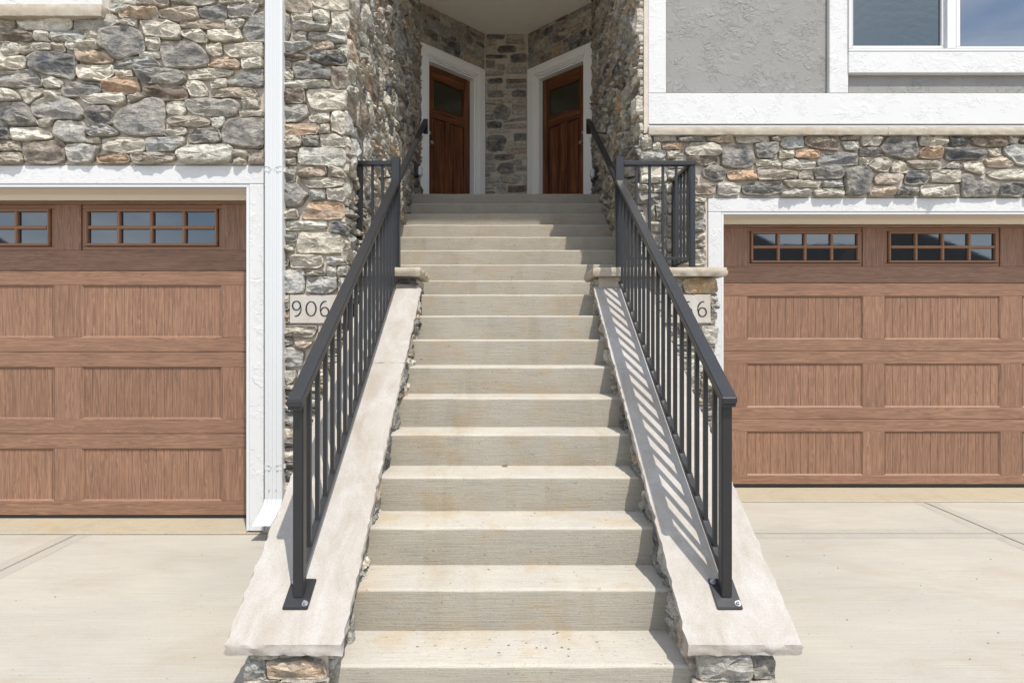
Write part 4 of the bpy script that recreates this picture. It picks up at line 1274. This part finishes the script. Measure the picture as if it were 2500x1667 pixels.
# ------------------------------------------------------------------ downspout
D_SP = D_LWALL - 0.095
sp = thing('downspout', 'white ribbed downspout on the wall corner beside the left garage, kicked out at the foot', 'downspout', V(628, 1190, D_SP))
xa, xb = V(607, 0, D_SP).x, V(648, 0, D_SP).x
zk = V(0, 1152, D_SP).z
w_ = xb - xa
def spout_section(x0, x1, yf, yb):
    n = 7
    pts = []
    for k in range(n):
        a = x0 + .012 + (x1 - x0 - .024) * k / n; b = x0 + .012 + (x1 - x0 - .024) * (k + 1) / n
        e = 0.0 if k % 2 == 0 else 0.0045
        pts += [(a + .0012, yf + e), (b - .0012, yf + e)]
    return [(x0, yf + .012), (x0 + .003, yf + .003)] + pts + [(x1 - .003, yf + .003), (x1, yf + .012), (x1, yb), (x0, yb)]
pr = spout_section(xa, xb, D_SP, D_SP + .075)
mb = MB(); N = len(pr)
mb.add([(x, y, zk) for x, y in pr] + [(x, y, 6.6) for x, y in pr], [(k, (k + 1) % N, N + (k + 1) % N, N + k) for k in range(N)])
part('pipe', mb, M['spout'], sp)
# elbow: pipe bends forward and a little to the left
pe = V(615, 1195, D_SP - .16)
el = MB(); secs = []
for (f, dy, dz, dx) in ((0, 0, .02, 0), (0.25, -.015, -.03, -.004), (0.5, -.045, -.062, -.012), (1.0, -.135, -.135, -.035)):
    secs.append([(x + dx, y + dy - .002, zk + dz) for x, y in spout_section(xa - .003, xb + .003, D_SP, D_SP + .078)])
for s_ in secs: el.add(s_, [])
for q in range(len(secs) - 1):
    for k in range(N): el.f.append((q * N + k, q * N + (k + 1) % N, (q + 1) * N + (k + 1) % N, (q + 1) * N + k))
part('elbow', el, M['spout'], sp, recalc=True)
for vy in (388, 1073):
    z = V(0, vy, D_SP).z
    mb = MB()
    for s in (-1, 1):
        cxm = (xa + xb) / 2 + s * w_ * 0.29
        hexa = [(-.30, .5), (.15, .5), (.40, 0), (.15, -.5), (-.30, -.5)]
        pts = [(cxm - s * u * w_ * 0.55, z + v * .036) for u, v in hexa]
        for k in range(4):
            a, b = pts[k], pts[k + 1]
            mb.tube((a[0], D_SP - .001, a[1]), (b[0], D_SP - .001, b[1]), 0.0022, 5)
    part('strap', mb, M['spout'], sp)
    mb = MB(); mb.box(xa - .012, xb + .012, D_SP + .03, D_LWALL - .005, z - .014, z + .014); part('bracket', mb, M['spout'], sp)
for vx in (618, 634):
    p = V(vx, 1135, D_SP)
    mb = MB(); mb.tube((p.x, D_SP - .004, p.z + .03), (p.x, D_SP + .004, p.z + .03), .0035, 8); part('screw', mb, M['bolt'], sp)

# ------------------------------------------------------------------ the porch
Z_CEIL = EYE + 4.68
CORN_L, CORN_R = Vector((XL + .03, 8.20, 0)), Vector((XR - .03, 8.20, 0))
MID_L, MID_R = Vector((-0.335, 9.05, 0)), Vector((0.345, 9.05, 0))


def side_wall(x, left):
    y0, y1 = (D_LWALL if left else D_RWALL), 8.5
    if left:
        fr = Frame((x, 0, 0), (0, 1, 0)); lab = 'rough fieldstone side wall of the porch, left, half in sun'
    else:
        fr = Frame((x, 0, 0), (0, -1, 0)); lab = 'rough fieldstone side wall of the porch, right, in shade'
    rng = random.Random(31 if left else 32)
    r = thing('porch_wall', lab, 'wall', (x, (y0 + y1) / 2, step_z(10)), 'fieldstone walls of the porch')
    zt = 7.0
    mb = MB()
    if left: mb.box(x - .2, x, y0 + .301, y1, G_FOOT, zt)
    else:
        mb.box(x, x + .2, y0 + .251, y1, G_FOOT, zt); mb.box(x, x + .045, y0 - .03, y0 + .2505, V(0, 309, D_RWALL).z + .001, zt)
    part('mortar_bed', mb, M['mortar'], r)
    its = []
    for pl in pack(rng, y0 - .02, y1 - .3, step_z(10) - .1, Z_CEIL + .3, 0.078, 0.060, 0.16, 0.5):
        nz = min(p[1] for p in pl); my = max(p[0] for p in pl)
        if max(p[1] for p in pl) > Z_CEIL - .005 and my > 5.33: 
            if nz > Z_CEIL - .05: continue
            pl = [(p[0], min(p[1], Z_CEIL - .006)) for p in pl]
        if nz > EYE + 0.62 * my + .5: continue
        # hidden below the stair line
        if my > step_d(11) and max(p[1] for p in pl) < step_z(10) + (min(my, step_d(18)) - step_d(11)) / STEP_T * STEP_R - .15: continue
        its.append(([(p[0] if left else -p[0], p[1]) for p in pl], pick(rng, [('b', 22), ('w', 14), ('g', 14), ('m', 13), ('G', 9), ('k', 6), ('t', 11), ('d', 3), ('o', 2), ('q', 6)])))
    lay_stones(r, fr, its, rng, (0.040, 0.085), limit=300, rank=px_rank(fr), n0=10, it=1)


side_wall(XL, True); side_wall(XR, False)
# the front corner stones of the right wall meet the house front
roof_ = bpy.data.objects.new('porch_roof', None); COL.objects.link(roof_); roof_['label'] = 'cream stucco porch ceiling over the entry, angled back between the stone walls'; roof_['category'] = 'porch roof'; roof_['kind'] = 'thing'  # porch roof: the ceiling slab and the front above it
mb = MB(); mb.box(-1.65, 1.7, D_RWALL + .02, 9.6, Z_CEIL, Z_CEIL + .25); part('ceiling', mb, M['ceiling'], roof_)
mb = MB(); mb.box(-1.65, 1.7, D_RWALL + .02, D_RWALL + .3, Z_CEIL + .251, Z_CEIL + 1.6); part('fascia', mb, M['white_stucco'], roof_)


def door_bay(a, b, left):
    """one angled wall with its panelled mahogany door"""
    u = (b - a); L = u.length
    fr = Frame((a.x, a.y, 0), (u.x, u.y, 0))
    rng = random.Random(51 if left else 52)
    c = fr.at(L / 2, Z_LAND, 0)
    wr = thing('entry_wall', ('angled fieldstone wall above the left entry door' if left else 'angled fieldstone wall above the right entry door'), 'wall', fr.at(L / 2, Z_LAND, 0), 'fieldstone walls around the entry doors')
    zc_top = Z_LAND + 2.262
    mb = MB(); mb.fbox(fr, -.05, L + .0, zc_top, Z_CEIL + .05, -.2, 0); part('mortar_bed', mb, M['mortar'], wr)
    tab = [('b', 16), ('g', 14), ('m', 18), ('G', 14), ('k', 13), ('t', 14), ('d', 6), ('o', 3), ('q', 6)]
    its = [(pl, pick(rng, tab)) for pl in pack(rng, 0.0, L, zc_top + .01, Z_CEIL - .004, 0.062, 0.055, 0.14)]
    lay_stones(wr, fr, its, rng, (0.016, 0.03), n0=11)
    d = thing('entry_doorway', ('panelled mahogany entry door with small window, left, facing right' if left else 'panelled mahogany entry door with small window and silver handle, right, facing left'), 'door', c, 'mahogany entry doors')
    z0 = Z_LAND + .002
    cw = 0.125
    # casing, jamb, head
    j0, j1 = cw, L - cw
    zt = zc_top - cw
    cs = MB(); cs.fbox(fr, 0.0, cw, z0, zc_top, -.02, .034); cs.fbox(fr, L - cw, L, z0, zc_top, -.02, .034)
    cs.fbox(fr, cw + .0006, L - cw - .0006, zt, zc_top, -.02, .034)
    part('casing', cs, M['paint'], d, 0.005, 1)
    bd = MB()
    for (q0, n1, n0) in ((0.0, .022, -.05), (0.022, .006, -.05), (0.040, -.018, -.07)):
        bd.fbox(fr, j0 + q0 + .0005, j0 + q0 + .0215, z0, zt - q0 - .0005, n0, n1); bd.fbox(fr, j1 - q0 - .0215, j1 - q0 - .0005, z0, zt - q0 - .0005, n0, n1)
        bd.fbox(fr, j0 + q0 + .022, j1 - q0 - .022, zt - q0 - .0215, zt - q0 - .0005, n0, n1)
    part('moulding', bd, M['paint'], d, 0.003, 1)
    k0, k1, kz = j0 + .0625, j1 - .0625, zt - .0625
    jb = MB(); jb.fbox(fr, k0 - .02, k0, z0, kz + .02, -.2, -.0505); jb.fbox(fr, k1, k1 + .02, z0, kz + .02, -.2, -.0505); jb.fbox(fr, k0 + .0005, k1 - .0005, kz, kz + .02, -.2, -.0505)
    part('jamb', jb, M['paint'], d)
    # leaf: stiles and rails round panels
    nd = -.105
    w0, w1, zt2, zb2 = k0 + .003, k1 - .003, kz - .003, z0 + .02
    sw = 0.115
    wz0, wz1 = zt2 - .60, zt2 - .17
    pz0, pz1 = zb2 + .22, wz0 - .135
    ms = 0.115
    mid = (w0 + w1) / 2
    lf = MB(); lf.fbox(fr, w0, w1, zb2, zt2, nd - .050, nd - .0305)
    leaf = part('leaf', lf, M['mahz'], d)
    for (q0, q1, v0, v1) in ((w0, w0 + sw, zb2, zt2), (w1 - sw, w1, zb2, zt2), (mid - ms / 2, mid + ms / 2, pz0 + .0004, pz1 - .0004)):
        mb = MB(); mb.fbox(fr, q0, q1, v0, v1, nd - .030, nd); part('stile', mb, M['mahz'], leaf, 0.004, 2)
    for (q0, q1) in ((wz1, zt2), (pz1, wz0), (zb2, pz0)):
        mb = MB(); mb.fbox(fr, w0 + sw + .0004, w1 - sw - .0004, q0, q1, nd - .030, nd - .0008); part('rail', mb, M['mahx'], leaf, 0.004, 2)
    for (q0, q1) in ((w0 + sw, mid - ms / 2), (mid + ms / 2, w1 - sw)):
        pn = MB(); pn.fbox(fr, q0 + .001, q1 - .001, pz0 + .001, pz1 - .001, nd - .0302, nd - .018)
        pn.fbox(fr, q0 + .035, q1 - .035, pz0 + .04, pz1 - .04, nd - .0178, nd - .006)
        part('panel', pn, M['mahz'], leaf, 0.008, 2)
    tr = MB(); t = .022
    a0, a1 = w0 + sw + .001, w1 - sw - .001
    tr.fbox(fr, a0, a0 + t, wz0 + .001, wz1 - .001, nd - .0302, nd + .006); tr.fbox(fr, a1 - t, a1, wz0 + .001, wz1 - .001, nd - .0302, nd + .006)
    tr.fbox(fr, a0 + t, a1 - t, wz0 + .001, wz0 + t, nd - .0302, nd + .006); tr.fbox(fr, a0 + t, a1 - t, wz1 - t, wz1 - .001, nd - .0302, nd + .006)
    part('window_frame', tr, M['mahz'], leaf, 0.006, 2)
    gl = MB(); gl.fbox(fr, a0 + t + .0006, a1 - t - .0006, wz0 + t + .0006, wz1 - t - .0006, nd - .0302, nd - .022); part('pane', gl, M['dpane'], leaf)
    bk = MB(); bk.fbox(fr, k0, k1, z0, kz, nd - .1, nd - .0505); part('backing', bk, M['shade'], d)
    # handle set on the outer stile
    hu = (w0 + sw * .5) if left else (w1 - sw * .5)
    hm = M['chrome']
    h = MB(); c0 = fr.at(hu, Z_LAND + .95, nd); n_ = fr.n
    h.tube(c0, c0 + n_ * .012, .030, 16); h.tube(c0 + n_ * .012, c0 + n_ * .04, .011, 10); h.tube(c0 + n_ * .04, c0 + n_ * .072, .024, 16, .030)
    c1 = fr.at(hu, Z_LAND + 1.10, nd); h.tube(c1, c1 + n_ * .016, .028, 16, .024)
    part('handle', h, hm, d, sharp=35)
    # threshold
    th = MB(); th.fbox(fr, j0, j1, Z_LAND - .01, Z_LAND + .018, -.2, .01); part('threshold', th, M['chrome'], d, .004, 1)
    # doorbell on the inner casing
    bu = L - cw * .42 if left else cw * .42
    bz = EYE + (CY - 347) * 9.0 / F
    o = MB(); o.fbox(fr, bu - .014, bu + .014, bz - .034, bz + .034, .0345, .046)
    bell = thing('doorbell', ('small white doorbell on the left door casing' if left else 'small white doorbell on the right door casing'), 'doorbell', fr.at(bu, bz, .034), 'doorbells on the entry casings')
    part('plate', o, M['paint'], bell, .004, 2)
    o = MB(); o.tube(fr.at(bu, bz, .046), fr.at(bu, bz, .049), .008, 12); part('button', o, M['chrome'], bell)


door_bay(CORN_L, MID_L, True)
door_bay(MID_R, CORN_R, False)
# middle wall between the doors
frM = Frame((0, 9.05, 0), (1, 0, 0))
mw = thing('entry_wall', 'narrow fieldstone wall between the two entry doors', 'wall', (0.005, 9.05, Z_LAND), 'fieldstone walls around the entry doors')
mb = MB(); mb.box(MID_L.x - .1, MID_R.x + .1, 9.05, 9.25, Z_LAND - .1, Z_CEIL + .05); part('mortar_bed', mb, M['mortar'], mw)
MIDTXT = """k 590,268 732,268 720,300 595,302|t 735,315 875,308 880,335 740,332|b 745,268 880,272 878,300 740,305|q 585,315 660,310 665,345 600,345|k 680,355 760,348 820,365 810,400 700,408 668,395|q 830,350 890,348 885,385 835,385
b 582,355 660,350 660,405 600,412|k 580,425 740,420 745,445 590,450|k 775,425 850,412 898,420 895,475 800,482 768,455|G 580,465 650,462 650,525 590,520|m 660,500 720,490 735,535 680,542|b 745,495 895,492 895,520 745,522|g 745,530 895,528 895,560 740,562
t 580,550 720,552 722,575 582,578|k 595,610 700,598 720,620 700,640 600,640|d 738,610 890,605 892,635 740,640|b 580,655 680,650 690,680 585,682|m 740,650 895,648 895,675 735,678|G 590,695 715,692 718,742 600,745|k 780,705 830,688 890,692 890,742 790,742
b 725,692 772,695 775,725 728,728|q 580,765 690,762 730,780 680,800 582,798|b 730,755 895,752 895,785 735,785|G 645,860 670,815 720,805 765,830 778,880 750,915 660,912|b 580,815 640,812 640,850 582,855|t 785,800 895,798 895,830 790,832|b 785,845 895,842 895,875 790,878
G 580,880 640,875 645,915 582,918|m 720,925 895,890 895,920 715,940|k 585,940 660,930 705,940 705,978 600,982|t 720,955 890,948 892,980 725,985|b 580,992 760,990 780,1010 590,1020|G 795,1025 895,1020 892,1072 800,1078|k 590,1060 640,1035 720,1040 740,1085 715,1150 640,1168 590,1140
b 750,1085 895,1085 895,1110 755,1115|q 775,1130 890,1128 895,1168 780,1175|b 725,1120 765,1128 765,1170 725,1168|m 585,1180 640,1175 640,1220 582,1222|d 650,1185 800,1180 800,1215 700,1228 645,1215|b 805,1190 895,1190 895,1215 810,1218|G 665,1305 690,1255 780,1240 800,1290 800,1325 700,1330
m 785,1230 855,1225 860,1260 790,1262|t 810,1275 895,1270 895,1302 815,1305|b 580,1235 660,1235 660,1260 585,1262|m 580,1280 655,1278 655,1315 582,1318|d 582,1330 615,1330 615,1350 582,1352|b 690,1355 720,1340 850,1338 860,1375 800,1405 720,1400|g 580,1365 680,1362 690,1395 590,1398
g 650,1415 735,1412 735,1460 690,1462|d 750,1425 895,1420 895,1465 755,1472|b 580,1410 645,1412 645,1445 585,1448|k 580,1465 650,1470 650,1500 582,1500|b 660,1475 895,1482 895,1520 660,1520|b 870,1310 897,1310 897,1405 872,1405"""
its = []
for item in MIDTXT.replace('\n', '|').split('|'):
    q = item.split(); pl = []
    for s_ in q[1:]:
        x, y = s_.split(','); p = P(1000 + float(x) * .3189, float(y) * .3189, 9.04); pl.append((min(max(p.x, MID_L.x + .01), MID_R.x - .01), p.z))
    its.append((pl, q[0]))
lay_stones(mw, frM, its, random.Random(8), (0.016, 0.03), n0=12)

# outlet covers low on the porch side walls
for (x, sgn, lab, py) in ((XL + .075, 1, 'weatherproof outlet cover low on the left porch wall beside the door', 419), (XR - .075, -1, 'weatherproof outlet cover low on the right porch wall beside the door', 424)):
    y = 7.62; z = EYE + (CY - py) * y / F
    r = thing('outlet_cover', lab, 'outlet cover', (x, y, z), 'outlet covers on the porch walls')
    mb = MB(); mb.box(x - .02 * sgn, x + .03 * sgn, y - .055, y + .055, z - .07, z + .07); part('box', mb, M['black'], r, .006, 2)
    mb = MB(); mb.box(x + .0305 * sgn, x + .075 * sgn, y - .05, y + .05, z - .062, z + .062); part('lid', mb, M['lid'], r, .014, 3)

# ------------------------------------------------------------------ railings
RS = 0.650


def railing(side):
    if side < 0:
        xa, xb, dend, xw = -0.850, -0.877, 2.383, XL + .06
        lab = 'black metal stair railing on the left cheek wall, with a short landing guard'
    else:
        xa, xb, dend, xw = 0.905, 0.905, 2.40, 1.487
        lab = 'black metal stair railing on the right cheek wall, with a guard around the landing'
    m = M['rail']
    dtop = 4.744
    X = lambda d: xa + (xb - xa) * (d - dend) / (dtop - dend)
    zr = lambda d: EYE - 0.247 + RS * (d - 2.39)     # middle of the handrail
    r = thing('stair_railing', lab, 'railing', (X(2.45), 2.45, cap_z(2.45)), 'black stair railings')
    # handrail with a narrower channel under it
    mb = MB(); mb.bar((X(dend), dend, zr(dend)), (X(dtop - .03), dtop - .03, zr(dtop - .03)), 0.064, 0.026, vertical_ends=True)
    part('handrail', mb, m, r, 0.005, 3)
    mb = MB(); mb.bar((X(dend), dend + .006, zr(dend) - .0195), (X(dtop - .03), dtop - .03, zr(dtop - .03) - .0195), 0.056, 0.012, vertical_ends=True)
    part('rail_channel', mb, m, r, 0.002, 1)
    # foot post, base plate, bolts
    dp = 2.452; z0 = cap_z(dp)
    mb = MB(); mb.box(X(dp) - .0215, X(dp) + .0215, dp - .0215, dp + .0215, z0 - .014 + .012, zr(dp) - .012); part('post', mb, m, r, 0.003, 2)
    plate = MB()
    hw, hl, t = 0.052, 0.058, 0.009
    cz = lambda d: cap_z(d) + .0015
    pts = [(X(dp) - hw, dp - hl, cz(dp - hl)), (X(dp) + hw, dp - hl, cz(dp - hl)), (X(dp) + hw, dp + hl, cz(dp + hl)), (X(dp) - hw, dp + hl, cz(dp + hl))]
    plate.add(pts + [(x, y, z + t) for x, y, z in pts], [(0, 3, 2, 1), (4, 5, 6, 7), (0, 1, 5, 4), (1, 2, 6, 5), (2, 3, 7, 6), (3, 0, 4, 7)])
    pl = part('base_plate', plate, m, r, 0.003, 2)
    nrm = Vector((0, -CAP_S, 1)).normalized()
    for (sx, sy) in ((1, -1), (-1, 1)):
        bx, by = X(dp) + sx * (hw - .016), dp + sy * (hl - .016)
        c = Vector((bx, by, cz(by) + t))
        mb = MB(); mb.tube(c, c + nrm * .0025, .0125, 18); mb.tube(c + nrm * .0025, c + nrm * .012, .0085, 6); mb.tube(c + nrm * .012, c + nrm * .019, .0042, 10)
        part('bolt', mb, M['bolt'], pl, sharp=30)
    # bottom channel and balusters
    zb = lambda d: cap_z(d) + .072 + 0.004 * (d - 2.4)
    d1 = 4.66
    mb = MB(); mb.bar((X(dp + .02), dp + .02, zb(dp + .02)), (X(d1), d1, zb(d1)), 0.030, 0.026, vertical_ends=True); part('bottom_channel', mb, m, r, 0.002, 1)
    mb = MB(); mb.bar((X(d1), d1 - .004, zb(d1)), (X(dtop), dtop - .03, zb(d1) + .004), 0.030, 0.020); part('bottom_bracket', mb, m, r, 0.002, 1)
    n = 18
    for k in range(n):
        d = dp + (dtop - dp) * (k + 1) / (n + 1)
        if d > d1: zlo = EYE + .585
        h = .0095
        zlo = zb(d) + .008
        mb = MB(); mb.box(X(d) - h, X(d) + h, d - h, d + h, zlo, zr(d) - .024); part('baluster', mb, m, r)
    # newel at the landing
    zs = EYE + .584
    nw = 0.031
    mb = MB(); mb.box(xb - nw, xb + nw, dtop - nw, dtop + nw, zs, EYE + 1.468); part('newel', mb, m, r, 0.004, 2)
    # level guard
    zg = EYE + 1.418
    s = 1 if xw > xb else -1
    mb = MB(); mb.bar((xb + s * nw, dtop, zg), (xw + s * .028, dtop, zg), 0.060, 0.036); part('guard_rail', mb, m, r, 0.005, 3)
    px = xw
    mb = MB(); mb.box(px - .021, px + .021, dtop - .021, dtop + .021, zs, zg - .018); part('end_post', mb, m, r, 0.003, 2)
    mb = MB(); mb.bar((xb + s * nw, dtop, zs + .078), (px - s * .021, dtop, zs + .078), .026, .020); part('guard_channel', mb, m, r, 0.002, 1)
    nb = 2 if side < 0 else 4
    for k in range(nb):
        x = xb + s * nw + (px - s * .021 - xb - s * nw) * (k + 1) / (nb + 1)
        mb = MB(); mb.box(x - .0095, x + .0095, dtop - .0095, dtop + .0095, zs + .086, zg - .018); part('baluster', mb, m, r)
    if side > 0:
        y1 = D_RWALL - .075
        mb = MB(); mb.bar((px, dtop + .031, zg - .001), (px, y1, zg - .001), 0.058, 0.034); part('guard_rail', mb, m, r, 0.005, 3)
        mb = MB(); mb.bar((px, dtop + .022, zs + .075), (px, y1, zs + .075), .026, .020); part('guard_channel', mb, m, r, 0.002, 1)
        mb = MB(); mb.box(px - .021, px + .021, y1 - .044, y1 - .002, zs - .2, zg - .019); part('end_post', mb, m, r, 0.003, 2)
        for k in range(4):
            y = dtop + .021 + (y1 - .05 - dtop) * (k + 1) / 5
            mb = MB(); mb.box(px - .0095, px + .0095, y - .0095, y + .0095, zs + .086, zg - .018); part('baluster', mb, m, r)


railing(-1); railing(1)

# wall handrails beside the upper flight
for (x, sgn, lab) in ((-0.985, -1, 'black wall handrail climbing the left porch wall beside the upper steps'), (1.015, 1, 'black wall handrail climbing the right porch wall beside the upper steps')):
    ye, ys = 7.30, 5.25
    ze = EYE + 2.715; zs = ze - 0.66 * (ye - ys)
    r = thing('wall_handrail', lab, 'handrail', (x, ys, zs), 'wall handrails of the porch')
    mb = MB(); mb.bar((x, ys, zs), (x, ye, ze), 0.058, 0.034, vertical_ends=True); part('handrail', mb, M['rail'], r, .005, 3)
    mb = MB(); mb.box(x - .0285, x + .0285, ye - .03, ye + .004, ze - .17, ze - .019); part('end_return', mb, M['rail'], r, .004, 2)
    for y in ((5.6,) if sgn < 0 else (5.6, 6.95)):
        z = ze - 0.66 * (ye - y)
        wx = (XL + .03) if sgn < 0 else (XR - .03)
        mb = MB(); mb.bar((x, y, z - .035), (wx, y, z - .06), .016, .016); part('bracket', mb, M['rail'], r, .002, 1)

# ------------------------------------------------------------------ houses across the street (seen only in the garage windows)
def far_house(x, y, w, dp, h, ridge, hip, label):
    r = thing('house', label, 'house', (x, y, -0.6), 'houses across the street')
    mb = MB(); mb.box(x - w / 2, x + w / 2, y - dp, y, -.6, h); part('wall', mb, M['house'], r)
    o = .5
    a = [(x - w / 2 - o, y + o, h), (x + w / 2 + o, y + o, h), (x + w / 2 + o, y - dp - o, h), (x - w / 2 - o, y - dp - o, h)]
    b = [(x - w / 2 + hip, y - dp / 2, h + ridge), (x + w / 2 - hip, y - dp / 2, h + ridge)]
    mb = MB(); mb.add(a + b, [(0, 1, 5, 4), (1, 2, 5), (2, 3, 4, 5), (3, 0, 4), (3, 2, 1, 0)]); part('roof', mb, M['roof'], r)
    for k in range(3):
        for j in range(2):
            u = x - w / 2 + w * (k + .5) / 3
            mb = MB(); mb.box(u - .6, u + .6, y + .005, y + .05, .6 + j * 2.9, 2.0 + j * 2.9); part('window', mb, M['pane'], r)


far_house(16.0, -26, 11, 9, 4.6, 4.6, 4.4, 'house with dark hipped roof across the street, left of the long low one')
far_house(22.0, -28, 18, 8, 4.2, 4.25, 0.4, 'long low house with dark gabled roof across the street, between two taller ones')
far_house(27.5, -26, 14, 9, 4.6, 4.8, 6.0, 'tallest house across the street, with a steep dark hipped roof')
far_house(-36, -26, 11, 9, 4.4, 4.5, 4.5, 'low house with dark hipped roof across the street, far left')

# ------------------------------------------------------------------ litter on the steps and the drive
rng = random.Random(99)
gm = MB()
def pebble(mb, c, s):
    pts = []
    n = 6
    for ring, (rr, zz) in enumerate(((1.0, 0.0), (0.9, 0.5))):
        for k in range(n):
            a = 2 * math.pi * k / n
            q = rng.uniform(.75, 1.2)
            pts.append((c[0] + math.cos(a) * s * rr * q, c[1] + math.sin(a) * s * rr * q * .8, c[2] + zz * s))
    pts.append((c[0], c[1], c[2] + s * .75))
    mb.add(pts, [(k, (k + 1) % n, n + (k + 1) % n, n + k) for k in range(n)] + [(n + k, n + (k + 1) % n, 2 * n) for k in range(n)])
for i, cnt in ((1, 46), (2, 20), (3, 10), (4, 4), (5, 3)):
    for _ in range(cnt):
        x = rng.gauss(0.0, .28) if rng.random() < .7 else rng.uniform(-.6, .6)
        x = max(-.62, min(.66, x))
        back = rng.random() ** (0.45)
        pebble(gm, (x, step_d(i) + .03 + (STEP_T - .045) * back, step_z(i) + .001), rng.choice([.0015, .002, .002, .003, .0045, .006]))
for _ in range(90):
    s_ = rng.choice((-1, 1)); x = s_ * rng.uniform(1.2, 3.6); y = rng.uniform(2.2, 4.3)
    pebble(gm, (x, y, ground_z(y) + .001), rng.choice([.0015, .002, .003, .005]))
gr = obj('grit', gm.mesh('grit'), M['grit']); gr['kind'] = 'stuff'
lf = MB()
c = V(1160, 1079, step_d(5) - .0); c = Vector((c.x, step_d(5) - .03, step_z(4) + .004))
lf.add([c + Vector(p) for p in ((-.022, 0, 0), (-.008, -.010, .004), (.010, -.008, .002), (.022, .002, .006), (.006, .010, .010), (-.010, .009, .006), (0, 0, .010))],
       [(0, 1, 6), (1, 2, 6), (2, 3, 6), (3, 4, 6), (4, 5, 6), (5, 0, 6)])
l = obj('dry_leaf', lf.mesh('dry_leaf', recalc=False), M['leaf']); l['label'] = 'small curled brown leaf lying at the back of a tread'; l['category'] = 'leaf'
